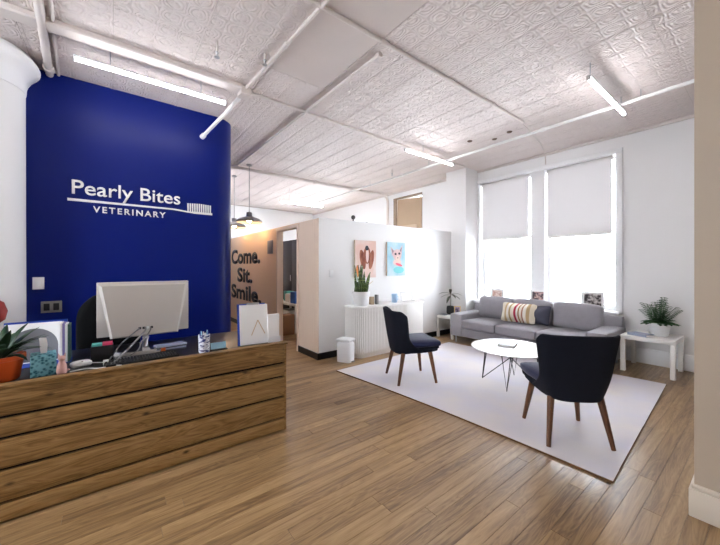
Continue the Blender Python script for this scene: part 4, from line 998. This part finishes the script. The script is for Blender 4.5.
for z, x in ((0.0035, 0.035), (0.08, -0.04), (0.15, -0.047)): tube(bm, [(x, -0.13, z), (x, 0.13, z)], 0.003, 6)
obj('wire_frame', bm, 'chrome', t, True)
for k in range(3):
    bm = new(); box(bm, -0.003, 0.0, -0.035, 0.035, 0, 0.11, mtx=Matrix.Translation((-0.025, -0.085+0.085*k, 0.0075)) @ Matrix.Rotation(-0.12, 4, 'Y')); obj('card', bm, 'paper', t)
# bin
t = thing('pedal_bin', 'white pedal bin standing by the partition corner', 'bin', (-3.775, 2.66, 0), math.radians(25))
bm = new(); cushion(bm, 0.22, 0.18, 0.285, 0.045, (0, 0, 0), 8); 
for v in bm.verts:
    if v.co.z < 0.12: v.co.z = max(0.0, v.co.z-0.04) if v.co.z < 0.05 else v.co.z
obj('bucket', bm, 'plastic_white', t, True)
bm = new(); cushion(bm, 0.225, 0.185, 0.04, 0.016, (0, 0, 0.006), 8, Matrix.Translation((0, 0, 0.287))); obj('lid', bm, 'plastic_white', t, True)
boxo('pedal', 'cable', t, 0.10, 0.14, -0.03, 0.03, 0.006, 0.016, bev=0.003)

# ------------------------------------------------------------------ canvas prints on the partition: local x = +Y, y = +Z, normal +X
def canvas(name, label, y0, y1, z0, z1, face):
    t = thing(name, label, 'picture', (PX, (y0+y1)/2, z0), group='pet canvases on the partition'); w, h = y1-y0, z1-z0
    boxo('stretcher', 'canvas_edge', t, 0.0, 0.030, -w/2, w/2, 0, h); boxo('print', face, t, 0.0302, 0.0312, -w/2, w/2, 0, h)
    return t, w, h
def flat(t, name, poly, m, lvl, parent=None):
    bm = new(); prism(bm, poly, 0.0006, local_frame((0.0313+0.0007*lvl, 0, 0), (0, 1, 0), (0, 0, 1))); return obj(name, bm, m, t)
def ell(cx, cy, rx, ry, n=20, rot=0.0): return [(cx+rx*math.cos(a)*math.cos(rot)-ry*math.sin(a)*math.sin(rot), cy+rx*math.cos(a)*math.sin(rot)+ry*math.sin(a)*math.cos(rot)) for a in [2*PI*k/n for k in range(n)]]
t, w, h = canvas('dog_canvas', 'pink canvas with a brown long-eared dog looking up', 3.02, 3.45, 1.18, 1.775, 'canvas_pink')
flat(t, 'painted_shape', ell(0.03, 0.14, 0.13, 0.14), 'fur_light', 0)
flat(t, 'painted_shape', ell(-0.065, 0.29, 0.055, 0.16, rot=0.22), 'fur', 1); flat(t, 'painted_shape', ell(0.115, 0.29, 0.05, 0.16, rot=-0.2), 'fur', 1)
flat(t, 'painted_shape', ell(0.025, 0.36, 0.075, 0.14), 'fur', 2); flat(t, 'painted_shape', ell(0.03, 0.36, 0.03, 0.12), 'fur_light', 3); flat(t, 'painted_shape', ell(0.02, 0.475, 0.036, 0.04), 'nose', 4)
flat(t, 'painted_shape', ell(-0.17, 0.10, 0.03, 0.10), 'flame', 1)
t, w, h = canvas('cat_canvas', 'blue canvas with a pale large-eared cat wearing a coral collar', 3.70, 4.13, 1.20, 1.775, 'canvas_blue')
flat(t, 'painted_shape', ell(0.06, 0.10, 0.13, 0.06), 'teal_paint', 0)
flat(t, 'painted_shape', [(-0.14, 0.50), (-0.10, 0.34), (0.0, 0.40)], 'catpink', 0); flat(t, 'painted_shape', [(0.15, 0.54), (0.04, 0.41), (0.125, 0.35)], 'catpink', 0)
flat(t, 'painted_shape', [(-0.115, 0.47), (-0.085, 0.37), (-0.03, 0.40)], 'cat_dark', 1); flat(t, 'painted_shape', [(0.13, 0.50), (0.06, 0.41), (0.11, 0.37)], 'cat_dark', 1)  # grey inner ears
flat(t, 'painted_shape', ell(0.02, 0.36, 0.105, 0.10), 'catpink', 2); flat(t, 'painted_shape', ell(0.03, 0.30, 0.05, 0.05), 'fur_light', 3)
flat(t, 'painted_shape', ell(-0.02, 0.375, 0.026, 0.02), 'nose', 3); flat(t, 'painted_shape', ell(0.07, 0.385, 0.026, 0.02), 'nose', 3); flat(t, 'painted_shape', ell(0.03, 0.31, 0.014, 0.012), 'cat_dark', 4)
flat(t, 'painted_shape', ell(0.02, 0.23, 0.10, 0.06), 'fur_light', 1); flat(t, 'painted_shape', ell(0.06, 0.19, 0.085, 0.022, rot=-0.25), 'collar', 4)
# small camera on the partition
t = thing('security_camera', 'small black camera on top of the white partition', 'camera', (PX-0.06, 3.05, PH+0.012))
bm = new(); lathe(bm, [(0, 0), (0.03, 0), (0.03, 0.008), (0.01, 0.014), (0.01, 0.04), (0, 0.04)], 14); obj('foot', bm, 'plastic_black', t, True)
bm = new(); bmesh.ops.create_uvsphere(bm, u_segments=14, v_segments=10, radius=0.035, matrix=Matrix.Translation((0, 0, 0.07))); obj('head', bm, 'plastic_black', t, True)

# ------------------------------------------------------------------ small room seen through the doorway
t = thing('tall_cabinet', 'tall charcoal cabinet inside the small room behind the doorway', 'cabinet', (-7.0, 3.55, 0))
boxo('body', 'dark_cab', t, -0.9, 0.75, 0, 0.44, 0, 2.02)
for k in range(3): d_ = boxo('door', 'dark_cab', t, -0.89+0.55*k, -0.35+0.55*k, -0.018, -0.0005, 0.05, 2.0, bev=0.003); boxo('handle', 'chrome', d_, -0.40+0.55*k, -0.388+0.55*k, -0.035, -0.0185, 1.0, 1.15)
t = thing('work_bench', 'pale bench with a shelf inside the small room', 'bench', (-6.3, 2.95, 0))
boxo('bench_top', 'laminate', t, -0.9, 0.35, 0, 0.50, 0.54, 0.58, bev=0.003); boxo('shelf', 'laminate', t, -0.86, 0.31, 0.02, 0.48, 0.17, 0.19)
for x in (-0.9, 0.31):
    for y in (0.0, 0.46): boxo('leg', 'laminate', t, x, x+0.039, y, y+0.04, 0, 0.54)
smallbox('carton', 'blue carton on the bench in the small room', 'blue_box', -6.25, 3.12, 0.58, 0.22, 0.18, 0.24)
cw = smallbox('carton', 'white carton with yellow band on the bench in the small room', 'paper', -6.52, 3.12, 0.58, 0.20, 0.18, 0.18)
boxo('band', 'yellow', cw, 0.1005, 0.102, -0.05, 0.05, 0.04, 0.13)
smallbox('carton', 'teal carton at the back of the bench in the small room', 'tealbright', -6.80, 3.2, 0.58, 0.20, 0.16, 0.22)
smallbox('carton', 'brown carton on the floor of the small room', 'brown_box', -6.02, 2.78, 0.0, 0.26, 0.24, 0.40)
smallbox('storage_bin', 'white storage bin on the lower shelf of the small room', 'paper', -6.55, 3.15, 0.19, 0.34, 0.3, 0.22, 'bin', lid='cable')
smallbox('storage_bin', 'grey storage bin on the floor of the small room', 'cable', -6.40, 2.74, 0.0, 0.30, 0.24, 0.16, 'bin', lid='paper')
